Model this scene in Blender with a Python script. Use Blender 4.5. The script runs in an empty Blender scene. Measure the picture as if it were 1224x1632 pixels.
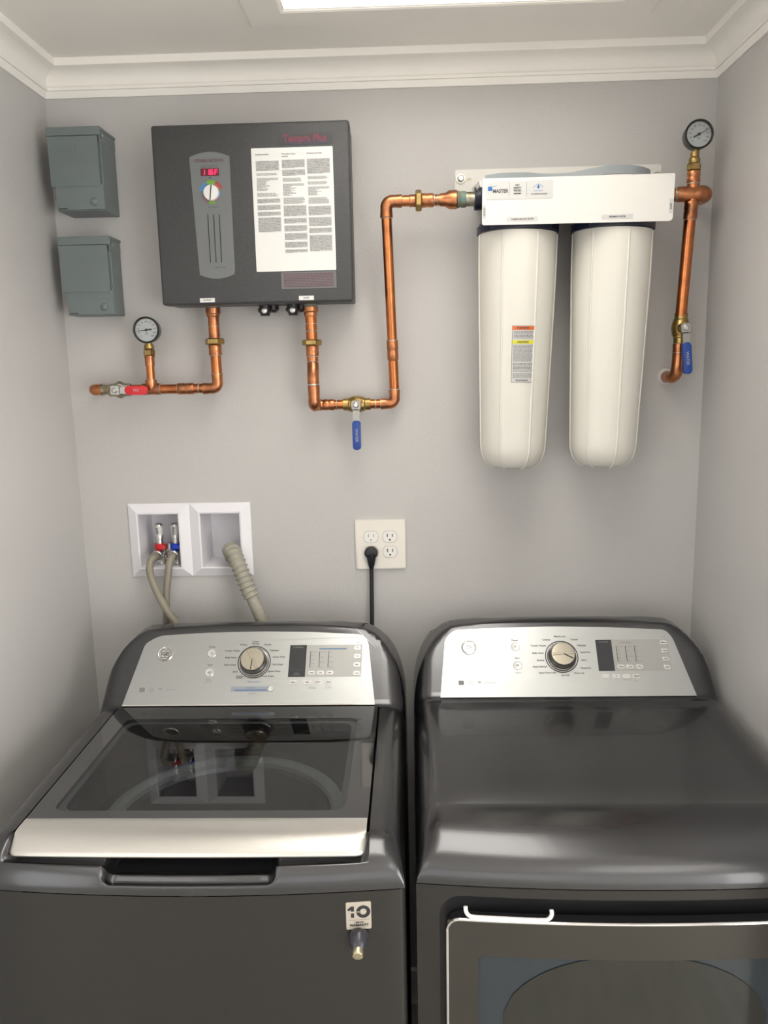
import bpy, bmesh, math, random
from mathutils import Vector, Matrix
random.seed(7)
C = bpy.context.scene.collection
SC = bpy.context.scene

# ------------------------------------------------------------------ camera
yaw, pitch, roll = -0.0338205, 0.1827507, -0.0207822
fwd = Vector((math.sin(yaw)*math.cos(pitch), math.cos(yaw)*math.cos(pitch), -math.sin(pitch)))
rgt = Vector((math.cos(yaw), -math.sin(yaw), 0)); upv = rgt.cross(fwd)
r2 = rgt*math.cos(roll) + upv*math.sin(roll); u2 = -rgt*math.sin(roll) + upv*math.cos(roll)
cd = bpy.data.cameras.new('camera'); cam = bpy.data.objects.new('camera', cd); C.objects.link(cam)
cam.matrix_world = Matrix(((r2.x, u2.x, -fwd.x, .8184), (r2.y, u2.y, -fwd.y, -1.9565), (r2.z, u2.z, -fwd.z, 1.74), (0, 0, 0, 1)))
cd.sensor_fit = 'VERTICAL'; cd.sensor_height = 24; cd.lens = 1289.88/1632*24; cd.clip_start = .02
SC.camera = cam
# ------------------------------------------------------------------ world, exposure
w = bpy.data.worlds.new('world'); SC.world = w; w.use_nodes = True
w.node_tree.nodes['Background'].inputs[0].default_value = (.8, .85, .9, 1)
w.node_tree.nodes['Background'].inputs[1].default_value = .3
SC.view_settings.view_transform = 'Standard'; SC.view_settings.look = 'None'
SC.view_settings.gamma = 1; SC.view_settings.use_curve_mapping = False
SC.view_settings.exposure = 0.07
PANEL_STRENGTH = 5.0          # the glowing ceiling panel above the machines
SIDE_STRENGTH = 5.2           # added fill glow at the right of the unseen room
LEFT_STRENGTH = 1.4            # added fill glow at the left of it
FILL_STRENGTH = 0.6          # added fill glow on the wall behind the camera
REAR_STRENGTH = 1.5           # added fill lamps on the unseen ceiling behind the camera

# ------------------------------------------------------------------ materials
def mat(name, col, rough=.5, metal=0, coat=0, coat_rough=.05, emit=None, estr=0, noise=0, nscale=20, bump=0, bscale=80,
        aniso=0, rough_noise=0, stretch=None, spec=.5, sss=0):
    m = bpy.data.materials.new(name); m.use_nodes = True
    nt = m.node_tree; b = nt.nodes['Principled BSDF']
    b.inputs['Base Color'].default_value = (*col, 1); b.inputs['Roughness'].default_value = rough
    b.inputs['Metallic'].default_value = metal; b.inputs['Coat Weight'].default_value = coat
    b.inputs['Coat Roughness'].default_value = coat_rough; b.inputs['Specular IOR Level'].default_value = spec
    if aniso: b.inputs['Anisotropic'].default_value = aniso
    if emit:
        b.inputs['Emission Color'].default_value = (*emit, 1); b.inputs['Emission Strength'].default_value = estr
    if noise or bump or rough_noise:
        tc = nt.nodes.new('ShaderNodeTexCoord'); mp = nt.nodes.new('ShaderNodeMapping')
        if stretch: mp.inputs['Scale'].default_value = stretch
        nt.links.new(tc.outputs['Object'], mp.inputs[0])
    if noise or rough_noise:
        n = nt.nodes.new('ShaderNodeTexNoise'); n.inputs['Scale'].default_value = nscale; n.inputs['Detail'].default_value = 4
        nt.links.new(mp.outputs[0], n.inputs['Vector'])
    if noise:
        r = nt.nodes.new('ShaderNodeMapRange'); r.inputs[1].default_value = .3; r.inputs[2].default_value = .7
        r.inputs[3].default_value = 1-noise; r.inputs[4].default_value = 1+noise*.5
        mx = nt.nodes.new('ShaderNodeMix'); mx.data_type = 'RGBA'; mx.blend_type = 'MULTIPLY'; mx.inputs[0].default_value = 1
        cb = nt.nodes.new('ShaderNodeCombineColor')
        nt.links.new(n.outputs[0], r.inputs[0])
        for i in range(3): nt.links.new(r.outputs[0], cb.inputs[i])
        mx.inputs[6].default_value = (*col, 1); nt.links.new(cb.outputs[0], mx.inputs[7])
        nt.links.new(mx.outputs[2], b.inputs['Base Color'])
    if rough_noise:
        r = nt.nodes.new('ShaderNodeMapRange'); r.inputs[3].default_value = rough-rough_noise; r.inputs[4].default_value = rough+rough_noise
        nt.links.new(n.outputs[0], r.inputs[0]); nt.links.new(r.outputs[0], b.inputs['Roughness'])
    if bump:
        n2 = nt.nodes.new('ShaderNodeTexNoise'); n2.inputs['Scale'].default_value = bscale; n2.inputs['Detail'].default_value = 3
        bp = nt.nodes.new('ShaderNodeBump'); bp.inputs['Strength'].default_value = bump; bp.inputs['Distance'].default_value = .002
        nt.links.new(mp.outputs[0], n2.inputs['Vector']); nt.links.new(n2.outputs[0], bp.inputs['Height'])
        nt.links.new(bp.outputs[0], b.inputs['Normal'])
    return m
def two_tone(name, a, b_, scale, rough, metal, lo=.45, hi=.6, bump=0):
    m = mat(name, a, rough, metal, noise=.1, nscale=scale, bump=bump, bscale=150)
    nt = m.node_tree; b = nt.nodes['Principled BSDF']
    tc = nt.nodes.new('ShaderNodeTexCoord'); n = nt.nodes.new('ShaderNodeTexNoise'); n.inputs['Scale'].default_value = scale; n.inputs['Detail'].default_value = 5
    cr = nt.nodes.new('ShaderNodeValToRGB'); cr.color_ramp.elements[0].position = lo; cr.color_ramp.elements[1].position = hi
    cr.color_ramp.elements[0].color = (*a, 1); cr.color_ramp.elements[1].color = (*b_, 1)
    nt.links.new(tc.outputs['Object'], n.inputs['Vector']); nt.links.new(n.outputs[0], cr.inputs[0]); nt.links.new(cr.outputs[0], b.inputs['Base Color'])
    return m

M = {}
M['wall'] = mat('wall_paint', (.535, .524, .515), .42, noise=.03, nscale=3, bump=.25, bscale=220)
M['rear_wall'] = mat('rear_wall_paint', (.75, .74, .72), .6)
M['ceil'] = mat('ceiling_paint', (.92, .89, .84), .6, noise=.02, nscale=4)
M['trim'] = mat('trim_paint', (.93, .905, .855), .32, noise=.02, nscale=8)
M['floor'] = mat('floor_vinyl', (.45, .43, .395), .35, noise=.25, nscale=6, stretch=(8, 1, 1))
M['well'] = mat('well_paint', (.86, .84, .80), .4)
M['door'] = mat('door_paint', (.78, .77, .74), .4)
M['diffuser'] = mat('light_diffuser', (.9, .88, .85), .5, emit=(1, .965, .91), estr=PANEL_STRENGTH)
M['window_pane'] = mat('frosted_daylit_pane', (.8, .82, .85), .4, emit=(1, .98, .95), estr=FILL_STRENGTH)  # glow of the added fill panels, here and in the next two
M['side_pane'] = mat('frosted_side_pane', (.8, .82, .85), .4, emit=(1, .98, .95), estr=SIDE_STRENGTH)
M['left_pane'] = mat('frosted_left_pane', (.8, .82, .85), .4, emit=(1, .98, .95), estr=LEFT_STRENGTH)
M['rear_lamp'] = mat('rear_lamp_diffuser', (.9, .88, .85), .5, emit=(1, .97, .93), estr=REAR_STRENGTH)  # glow of the added ceiling fill lamps
M['enclosure'] = mat('grey_enclosure_enamel', (.148, .178, .182), .38, noise=.06, nscale=12)
M['steel'] = mat('zinc_steel', (.62, .62, .60), .3, 1)
M['dull_steel'] = mat('dull_steel', (.40, .39, .37), .42, 1)
M['heater'] = mat('charcoal_textured_paint', (.068, .069, .072), .42, .25, noise=.25, nscale=500, bump=.35, bscale=900)
M['heater_panel'] = mat('grey_panel', (.155, .165, .17), .45)
M['dark'] = mat('dark_gap', (.012, .012, .014), .6)
M['black_plastic'] = mat('black_plastic', (.018, .018, .020), .32, coat=.2)
M['black_ink'] = mat('black_ink', (.02, .02, .025), .6)
M['grey_ink'] = mat('grey_ink', (.085, .085, .09), .6)
M['light_ink'] = mat('light_grey_ink', (.42, .42, .41), .6)
M['corner_ink'] = mat('corner_mark_ink', (.22, .22, .22), .6)
M['white_ink'] = mat('white_ink', (.75, .76, .74), .5)
M['red_ink'] = mat('red_ink', (.20, .045, .06), .5)
M['maroon'] = mat('maroon_ink', (.12, .035, .05), .5)
M['blue_ink'] = mat('blue_ink', (.03, .14, .42), .45)
M['navy'] = mat('navy_ink', (.055, .06, .15), .5)
M['green'] = mat('green_dial', (.14, .33, .035), .45)
M['red_dial'] = mat('red_dial', (.36, .05, .05), .45)
M['red_light_dial'] = mat('pale_red_dial', (.40, .10, .09), .45)
M['blue_dial'] = mat('blue_dial', (.06, .24, .55), .45)
M['mid_ink'] = mat('mid_grey_ink', (.16, .16, .16), .6); M['fine_ink'] = mat('fine_grey_ink', (.30, .30, .30), .6)
M['sheet_grey'] = mat('print_shading', (.58, .58, .57), .5)
M['led_back'] = mat('led_backing', (.11, .008, .018), .25)
M['led'] = mat('led_red', (.9, .02, .08), .5, emit=(1, .015, .09), estr=3.2)
M['white_plastic'] = mat('white_plastic', (.74, .735, .73), .28)
M['box_plastic'] = mat('outlet_box_plastic', (.80, .79, .83), .35)
M['sheet'] = mat('white_sheet', (.75, .75, .735), .35)
M['label'] = mat('pale_label', (.60, .60, .59), .3)
M['housing'] = mat('filter_housing_plastic', (.73, .71, .65), .24, noise=.02, nscale=5)
M['bracket'] = mat('white_powder_coat', (.76, .745, .71), .3)
M['head'] = mat('navy_black_plastic', (.012, .016, .035), .35)
M['wrench'] = mat('grey_wrench_plastic', (.29, .32, .335), .28)
M['copper'] = two_tone('copper', (.64, .22, .08), (.44, .155, .065), 28, .25, 1, .42, .66)
M['copper_fit'] = two_tone('copper_fitting', (.62, .25, .11), (.36, .15, .08), 45, .30, 1, .38, .66, bump=.1)
M['solder'] = mat('solder', (.58, .52, .45), .35, 1)
M['brass'] = two_tone('brass', (.46, .32, .12), (.30, .21, .085), 40, .33, 1, .4, .65, bump=.1)
M['patina'] = two_tone('green_patina', (.16, .27, .24), (.25, .20, .14), 60, .7, .2)
M['tarnish'] = two_tone('tarnished_brass', (.28, .24, .15), (.50, .48, .42), 70, .4, 1, .4, .6, bump=.2)
M['blue_grip'] = mat('blue_vinyl', (.012, .055, .29), .35)
M['red_grip'] = mat('red_vinyl', (.62, .022, .03), .35)
M['gauge_face'] = mat('gauge_face', (.72, .76, .78), .4)
M['gauge_back'] = mat('gauge_case', (.02, .022, .022), .3)
M['hose'] = mat('braided_hose', (.27, .245, .19), .35, coat=.2, noise=.08, nscale=200)
M['drain'] = mat('drain_hose_plastic', (.34, .325, .27), .42)
M['red_plastic'] = mat('red_plastic', (.55, .02, .025), .35)
M['blue_plastic'] = mat('blue_plastic', (.01, .05, .50), .35)
M['ivory'] = mat('ivory_plate', (.84, .80, .735), .3)
M['receptacle'] = mat('white_receptacle', (.85, .84, .80), .3)
M['shell'] = mat('charcoal_appliance_paint', (.088, .089, .094), .25, .92, coat=.35, coat_rough=.05, rough_noise=.02, nscale=60, stretch=(1, 30, 30))
M['front'] = mat('charcoal_brushed_paint', (.052, .051, .048), .34, .75, coat=.2, coat_rough=.15, noise=.06, nscale=30, stretch=(2, 1, 60))
M['gloss_black'] = mat('gloss_black', (.018, .019, .021), .06, coat=1, coat_rough=.01)
M['panel_silver'] = mat('silver_panel', (.50, .515, .515), .33, 1, noise=.03, nscale=30, stretch=(1, 40, 40))
M['strip_silver'] = mat('silver_handle', (.72, .70, .66), .34, .8, noise=.05, nscale=40, stretch=(1, 30, 30))
M['blue_soft'] = mat('muted_blue_ink', (.10, .19, .36), .45); M['blue_pale'] = mat('pale_blue_field', (.30, .33, .37), .4)
M['silver_btn'] = mat('silver_button', (.68, .68, .66), .25, .5)
M['btn_field'] = mat('button_field', (.40, .40, .385), .35, .3)
M['lcd'] = mat('dark_display', (.04, .042, .045), .15)
M['dial_face'] = mat('dial_face', (.58, .54, .45), .22, 1, noise=.03, nscale=60)
M['dial_side'] = mat('dial_side', (.22, .21, .20), .25, 1)
M['chrome'] = mat('chrome', (.8, .79, .77), .1, 1)
M['tub'] = mat('tub_plastic', (.35, .37, .38), .4)
M['tub_ring'] = mat('balance_ring', (.66, .68, .68), .3)
M['basket'] = mat('basket_steel', (.10, .10, .105), .35, 1)
M['door_frame'] = mat('dryer_door_metal', (.080, .076, .068), .28, .8, coat=.2, coat_rough=.1)
M['door_glass_dark'] = mat('dryer_window_rim', (.022, .032, .040), .12, coat=.3, coat_rough=.02)
M['door_glass'] = mat('dryer_window', (.018, .019, .015), .10, coat=.3, coat_rough=.02)
M['sticker'] = mat('sticker_silver', (.50, .45, .38), .35, .2)
M['magnet'] = mat('magnet_body', (.05, .05, .06), .25, .3)
M['pale_brass'] = mat('pale_brass', (.70, .62, .42), .28, 1, noise=.2, nscale=300)
M['cord'] = mat('black_cord', (.012, .012, .016), .35)
M['caulk'] = mat('wall_caulk', (.74, .73, .71), .6, bump=.5, bscale=120)
def glass_mat(name, tint, ior, rough=0.0):
    m = bpy.data.materials.new(name); m.use_nodes = True; nt = m.node_tree; nt.nodes.clear()
    o = nt.nodes.new('ShaderNodeOutputMaterial'); mx = nt.nodes.new('ShaderNodeMixShader'); fr = nt.nodes.new('ShaderNodeFresnel')
    t = nt.nodes.new('ShaderNodeBsdfTransparent'); g = nt.nodes.new('ShaderNodeBsdfGlossy')
    fr.inputs['IOR'].default_value = ior; t.inputs[0].default_value = (*tint, 1); g.inputs['Roughness'].default_value = rough
    nt.links.new(fr.outputs[0], mx.inputs[0]); nt.links.new(t.outputs[0], mx.inputs[1]); nt.links.new(g.outputs[0], mx.inputs[2]); nt.links.new(mx.outputs[0], o.inputs[0])
    return m
M['lid_glass'] = glass_mat('smoked_lid_glass', (.40, .43, .44), 1.75)
M['gauge_glass'] = glass_mat('gauge_lens', (.95, .95, .95), 1.4)

# ------------------------------------------------------------------ helpers
OFF = {}
def new(): return bmesh.new()
def obj(name, bm, m, parent=None, smooth=False, mats=None):
    bmesh.ops.recalc_face_normals(bm, faces=bm.faces)
    base = OFF[parent.name] if parent else None
    if base is None:
        xs = [v.co.x for v in bm.verts]; ys = [v.co.y for v in bm.verts]; zs = [v.co.z for v in bm.verts]
        base = Vector(((min(xs)+max(xs))/2, (min(ys)+max(ys))/2, min(zs)))
    bmesh.ops.translate(bm, verts=bm.verts, vec=-base)
    me = bpy.data.meshes.new(name); bm.to_mesh(me); bm.free()
    for mm in (mats or [m]): me.materials.append(M[mm])
    if smooth:
        me.polygons.foreach_set('use_smooth', [True]*len(me.polygons))
        if smooth != 'all': me.set_sharp_from_angle(angle=math.radians(35))
    o = bpy.data.objects.new(name, me); C.objects.link(o)
    if parent: o.parent = parent
    else: o.location = base
    OFF[o.name] = base
    return o
def thing(name, label, cat, loc, group=None):
    o = bpy.data.objects.new(name, None); C.objects.link(o); o.location = loc; o.empty_display_size = .05
    OFF[o.name] = Vector(loc); o['label'] = label; o['category'] = cat
    if group: o['group'] = group
    return o
def tag(o, label, cat, group=None):
    o['label'] = label; o['category'] = cat
    if group: o['group'] = group
    return o
def struct(name, bm, m, smooth=False):
    o = obj(name, bm, m, None, smooth); o['kind'] = 'structure'; return o
def box(bm, x0, x1, y0, y1, z0, z1, bev=0, seg=2):
    r = bmesh.ops.create_cube(bm, size=1)
    for v in r['verts']: v.co = Vector(((x0+x1)/2+v.co.x*(x1-x0), (y0+y1)/2+v.co.y*(y1-y0), (z0+z1)/2+v.co.z*(z1-z0)))
    if bev:
        es = {e for v in r['verts'] for e in v.link_edges}
        bmesh.ops.bevel(bm, geom=list(es), offset=bev, segments=seg, affect='EDGES', profile=.5)
def cyl(bm, p, q, r, r_2=None, seg=20, caps=True):
    p, q = Vector(p), Vector(q); d = q-p
    rot = Vector((0, 0, 1)).rotation_difference(d.normalized()).to_matrix().to_4x4()
    bmesh.ops.create_cone(bm, cap_ends=caps, segments=seg, radius1=r, radius2=r if r_2 is None else r_2, depth=d.length,
                          matrix=Matrix.Translation((p+q)/2) @ rot)
def sphere(bm, p, r, seg=16, sc=(1, 1, 1)):
    bmesh.ops.create_uvsphere(bm, u_segments=seg, v_segments=seg//2+2, radius=r, matrix=Matrix.Translation(p) @ Matrix.Diagonal((*sc, 1)))
def lathe(bm, p, d, prof, seg=24, hexa=False):
    """prof: list of (distance along d, radius)"""
    p = Vector(p); d = Vector(d).normalized(); a = d.orthogonal().normalized(); b = d.cross(a)
    rings = []
    for t, r in prof:
        ring = []
        for i in range(seg):
            th = 2*math.pi*i/seg
            ring.append(bm.verts.new(p+d*t+(a*math.cos(th)+b*math.sin(th))*r))
        rings.append(ring)
    for A, B in zip(rings, rings[1:]):
        for i in range(seg): bm.faces.new((A[i], A[(i+1) % seg], B[(i+1) % seg], B[i]))
    for R in (rings[0], rings[-1]):
        if len(R) > 2: bm.faces.new(R)
def catmull(pts, n):
    P = [Vector(p) for p in pts]; P = [P[0]*2-P[1]]+P+[P[-1]*2-P[-2]]; out = []
    for i in range(1, len(P)-2):
        for k in range(n):
            t = k/n; a, b, c, d = P[i-1:i+3]
            out.append(.5*((2*b)+(c-a)*t+(2*a-5*b+4*c-d)*t*t+(3*b-a-3*c+d)*t**3))
    out.append(P[-2]); return out
def tube(bm, pts, r, seg=14, caps=True):
    """r: number or list of radii"""
    pts = [Vector(p) for p in pts]; n = len(pts)
    rs = r if isinstance(r, (list, tuple)) else [r]*n
    tan = [(pts[min(i+1, n-1)]-pts[max(i-1, 0)]).normalized() for i in range(n)]
    a = tan[0].orthogonal().normalized(); rings = []
    for i in range(n):
        a = (a-tan[i]*a.dot(tan[i])).normalized(); b = tan[i].cross(a)
        rings.append([bm.verts.new(pts[i]+(a*math.cos(2*math.pi*k/seg)+b*math.sin(2*math.pi*k/seg))*rs[i]) for k in range(seg)])
    for A, B in zip(rings, rings[1:]):
        for i in range(seg): bm.faces.new((A[i], A[(i+1) % seg], B[(i+1) % seg], B[i]))
    if caps: bm.faces.new(rings[0]); bm.faces.new(rings[-1])
class Frame:
    def __init__(s, o, U, V):
        s.o = Vector(o); s.U = Vector(U).normalized(); s.V = Vector(V).normalized(); s.N = s.U.cross(s.V)
    def p(s, u, v, n=0): return s.o+s.U*u+s.V*v+s.N*n
    def prism(s, bm, pts, n0, n1, bev=0, seg=2):
        A = [bm.verts.new(s.p(u, v, n0)) for u, v in pts]; B = [bm.verts.new(s.p(u, v, n1)) for u, v in pts]
        k = len(pts); fs = [bm.faces.new(A), bm.faces.new(B)]
        for i in range(k): fs.append(bm.faces.new((A[i], A[(i+1) % k], B[(i+1) % k], B[i])))
        if bev:
            es = list(fs[1].edges)
            bmesh.ops.bevel(bm, geom=es, offset=bev, segments=seg, affect='EDGES', profile=.5)
    def rect(s, bm, u0, v0, u1, v1, n0, n1, r=0, bev=0, seg=5): s.prism(bm, rrect(u0, v0, u1, v1, r, seg), n0, n1, bev)
    def face(s, bm, pts, n): bm.faces.new([bm.verts.new(s.p(u, v, n)) for u, v in pts])
    def quad(s, bm, u0, v0, u1, v1, n): s.face(bm, [(u0, v0), (u1, v0), (u1, v1), (u0, v1)], n)
    def text(s, bm, txt, u, v, h, n, align='CENTER', rot=0, squeeze=1, bold=0):
        """letters of cap height h, centred vertically on v"""
        cu = bpy.data.curves.new('t', 'FONT'); cu.body = txt; cu.align_x = align; cu.align_y = 'CENTER'; cu.size = h*1.38
        cu.resolution_u = 2; cu.offset = bold; o = bpy.data.objects.new('t', cu)
        me = bpy.data.meshes.new_from_object(o)
        cr, sr = math.cos(rot), math.sin(rot); vs = []
        for q in me.vertices:
            x, y = q.co.x*squeeze, q.co.y
            vs.append(bm.verts.new(s.p(u+x*cr-y*sr, v+x*sr+y*cr, n)))
        for f in me.polygons:
            try: bm.faces.new([vs[i] for i in f.vertices])
            except ValueError: pass
        bpy.data.objects.remove(o); bpy.data.curves.remove(cu); bpy.data.meshes.remove(me)
    def arc(s, bm, u, v, r0, r1, a0, a1, n, seg=12):
        """flat ring sector, angles in degrees"""
        for i in range(seg):
            A, B = (math.radians(a0+(a1-a0)*k/seg) for k in (i, i+1))
            s.face(bm, [(u+r0*math.cos(A), v+r0*math.sin(A)), (u+r1*math.cos(A), v+r1*math.sin(A)),
                        (u+r1*math.cos(B), v+r1*math.sin(B)), (u+r0*math.cos(B), v+r0*math.sin(B))], n)
def rrect(u0, v0, u1, v1, r, seg=5):
    if r <= 0: return [(u0, v0), (u1, v0), (u1, v1), (u0, v1)]
    out = []
    for cx, cy, a in ((u1-r, v0+r, -90), (u1-r, v1-r, 0), (u0+r, v1-r, 90), (u0+r, v0+r, 180)):
        for i in range(seg+1):
            t = math.radians(a+90*i/seg); out.append((cx+r*math.cos(t), cy+r*math.sin(t)))
    return out
def round_poly(pts, rads, seg=6):
    out = []; n = len(pts)
    for i in range(n):
        p = Vector(pts[i]); a = Vector(pts[i-1]); b = Vector(pts[(i+1) % n]); r = rads[i] if isinstance(rads, (list, tuple)) else rads
        if r <= 0: out.append(tuple(p)); continue
        A = p+(a-p).normalized()*r; B = p+(b-p).normalized()*r
        for k in range(seg+1):
            t = k/seg; q = A*(1-t)**2+p*2*t*(1-t)+B*t*t; out.append((q.x, q.y))
    return out
WF = Frame((0, 0, 0), (1, 0, 0), (0, 0, 1))      # the back wall: u = x, v = z, n = out of the wall

# ------------------------------------------------------------------ the room
W, H, YF = 1.512, 2.413, -4.4
RX0, RX1, YA = -1.25, 2.75, -1.12      # the wider room behind the camera; the alcove walls end at YA
bm = new(); box(bm, RX0-.1, RX1+.1, YF-.1, .2, -.1, 0); struct('floor', bm, 'floor')
LX0, LX1, LY0, LY1, LD = .585, 1.235, -1.46, -.258, .46       # the recessed light well in the ceiling
bm = new()
for a in ((RX0-.1, LX0, YF-.1, .2), (LX1, RX1+.1, YF-.1, .2), (LX0, LX1, YF-.1, LY0), (LX0, LX1, LY1, .2)): box(bm, *a, H, H+LD+.05)
box(bm, LX0, LX1, LY0, LY1, H+LD+.03, H+LD+.05)
struct('ceiling', bm, 'ceil')
def lprism(bm, pts):
    A, B = [bm.verts.new((x, y, 0)) for x, y in pts], [bm.verts.new((x, y, H)) for x, y in pts]
    bm.faces.new(A); bm.faces.new(B)
    for k in range(len(pts)): q = (k+1) % len(pts); bm.faces.new((A[k], A[q], B[q], B[k]))
bm = new(); lprism(bm, [(0, .2), (0, YA), (RX0, YA), (RX0, YF), (RX0-.1, YF), (RX0-.1, YA+.1), (-.1, YA+.1), (-.1, .2)]); struct('wall_left', bm, 'wall')
bm = new(); lprism(bm, [(W, .2), (W, YA), (RX1, YA), (RX1, YF), (RX1+.1, YF), (RX1+.1, YA+.1), (W+.1, YA+.1), (W+.1, .2)]); struct('wall_right', bm, 'wall')
bm = new(); box(bm, RX0-.1, RX1+.1, YF-.1, YF, 0, H); struct('wall_front', bm, 'rear_wall')
HX0, HX1, HZ0, HZ1 = .130, .411, 1.236, 1.396       # the opening for the laundry box
bm = new()
for a in ((0, HX0, 0, H), (HX1, W, 0, H), (HX0, HX1, 0, HZ0), (HX0, HX1, HZ1, H)): box(bm, a[0], a[1], 0, .12, a[2], a[3])
bmesh.ops.remove_doubles(bm, verts=bm.verts, dist=1e-5); struct('wall_back', bm, 'wall')

# crown moulding: profile (distance out of the wall, height below the ceiling)
PRO = [(0, -.070), (.0045, -.070), (.0085, -.0580), (.0088, -.0562), (.0130, -.0560), (.0138, -.0545), (.0138, -.0490), (.0128, -.0478), (.0100, -.0474)]
for i in range(11):
    t = math.pi/2*i/10; PRO.append((.0100+.0290*(1-math.cos(t)), -.0465+.0290*math.sin(t)))
PRO += [(.0400, -.0172), (.0440, -.0168), (.0480, -.0155), (.0485, -.0140), (.0485, 0), (0, 0)]
def crown(name, a, b, inward, sign_a=1, sign_b=1):
    """a to b along the wall; mitred at both ends: the profile point leans inward by its own depth"""
    a, b, inw = Vector(a), Vector(b), Vector(inward); d = (b-a).normalized(); bm = new()
    A = [bm.verts.new(a+inw*o+d*o*sign_a+Vector((0, 0, z))) for o, z in PRO]
    B = [bm.verts.new(b+inw*o-d*o*sign_b+Vector((0, 0, z))) for o, z in PRO]
    for i in range(len(PRO)): j = (i+1) % len(PRO); bm.faces.new((A[i], A[j], B[j], B[i]))
    bm.faces.new(A); bm.faces.new(B)
    struct(name, bm, 'trim', True)
crown('trim_1', (0, 0, H), (W, 0, H), (0, -1, 0))
crown('trim_2', (0, YA, H), (0, 0, H), (1, 0, 0), 0)
crown('trim_3', (W, YA, H), (W, 0, H), (-1, 0, 0), 0)
crown('trim_4', (RX0, YF, H), (RX1, YF, H), (0, 1, 0))
for n, a in (('baseboard_left', (0, .014, YA, 0)), ('baseboard_right', (W-.014, W, YA, 0)), ('baseboard_front', (RX0, RX1, YF, YF+.014)), ('baseboard_back', (.014, W-.014, -.014, 0))):
    bm = new(); box(bm, *a, 0, .11, .004); struct(n, bm, 'trim')
# added fill light: unseen frame and glowing pane on the wall behind the camera
bm = new()
for a in ((-.68, -.60, .82, 2.16), (1.50, 1.58, .82, 2.16), (-.60, 1.50, .82, .90), (-.60, 1.50, 2.08, 2.16), (.43, .47, .90, 2.08)): box(bm, a[0], a[1], YF, YF+.03, a[2], a[3], .004)
fill_frame = struct('window_1', bm, 'trim')
bm = new(); box(bm, -.60, 1.50, YF+.002, YF+.008, .90, 2.08); obj('pane', bm, 'window_pane', fill_frame)
bm = new()
for a in ((-4.15, -4.07, .08, 2.16), (-1.68, -1.60, .08, 2.16), (-4.07, -1.68, .08, .16), (-4.07, -1.68, 2.08, 2.16), (-2.90, -2.84, .16, 2.08)): box(bm, RX1-.03, RX1, a[0], a[1], a[2], a[3], .004)
fill_frame = struct('window_2', bm, 'trim')  # added fill panel, unseen, brightens the left alcove wall
bm = new(); box(bm, RX1-.008, RX1-.002, -4.07, -1.68, .16, 2.08); obj('pane', bm, 'side_pane', fill_frame)
bm = new()
for a in ((-4.15, -4.07, .08, 2.16), (-1.68, -1.60, .08, 2.16), (-4.07, -1.68, .08, .16), (-4.07, -1.68, 2.08, 2.16)): box(bm, RX0, RX0+.03, a[0], a[1], a[2], a[3], .004)
fill_frame = struct('window_3', bm, 'trim')  # unseen fill panel added for the right alcove wall
bm = new(); box(bm, RX0+.002, RX0+.008, -4.07, -1.68, .16, 2.08); obj('pane', bm, 'left_pane', fill_frame)

# ceiling light over the machines: flat frame and glowing panel
t = thing('ceiling_light', 'wide recessed ceiling light with a white well and flat frame', 'light', ((LX0+LX1)/2, (LY0+LY1)/2, H-.008))
bm = new()
A = [[bm.verts.new((x, y, z)) for x, y in ((LX0-d, LY0-d), (LX1+d, LY0-d), (LX1+d, LY1+d), (LX0-d, LY1+d))] for d, z in ((.078, H-.0003), (.070, H-.006), (.004, H-.008), (-.001, H-.006), (-.001, H-.0003))]
for P_, Q_ in zip(A, A[1:]):
    for k in range(4): bm.faces.new((P_[k], P_[(k+1) % 4], Q_[(k+1) % 4], Q_[k]))
obj('frame', bm, 'ceil', t)
bm = new(); e = .004
for a in ((LX0+.0005, LX0+e, LY0+.0005, LY1-.0005), (LX1-e, LX1-.0005, LY0+.0005, LY1-.0005), (LX0+e, LX1-e, LY0+.0005, LY0+e), (LX0+e, LX1-e, LY1-e, LY1-.0005)): box(bm, *a, H-.004, H+LD)
obj('well', bm, 'well', t)
bm = new(); box(bm, LX0+e, LX1-e, LY0+e, LY1-e, H+LD-.02, H+LD-.004); obj('diffuser', bm, 'diffuser', t)
for lx, lb in ((-.25, 'left of the two ceiling lights in the room behind the camera'), (1.75, 'right of the two ceiling lights in the room behind the camera')):
    t = thing('ceiling_light', lb, 'light', (lx, -2.6, H-.03))  # added out of view as fill light
    bm = new(); box(bm, lx-.36, lx+.36, -3.26, -1.94, H-.03, H-.0002, .006); obj('frame', bm, 'trim', t)
    bm = new(); box(bm, lx-.33, lx+.33, -3.23, -1.97, H-.034, H-.0302); obj('diffuser', bm, 'rear_lamp', t)

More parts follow.
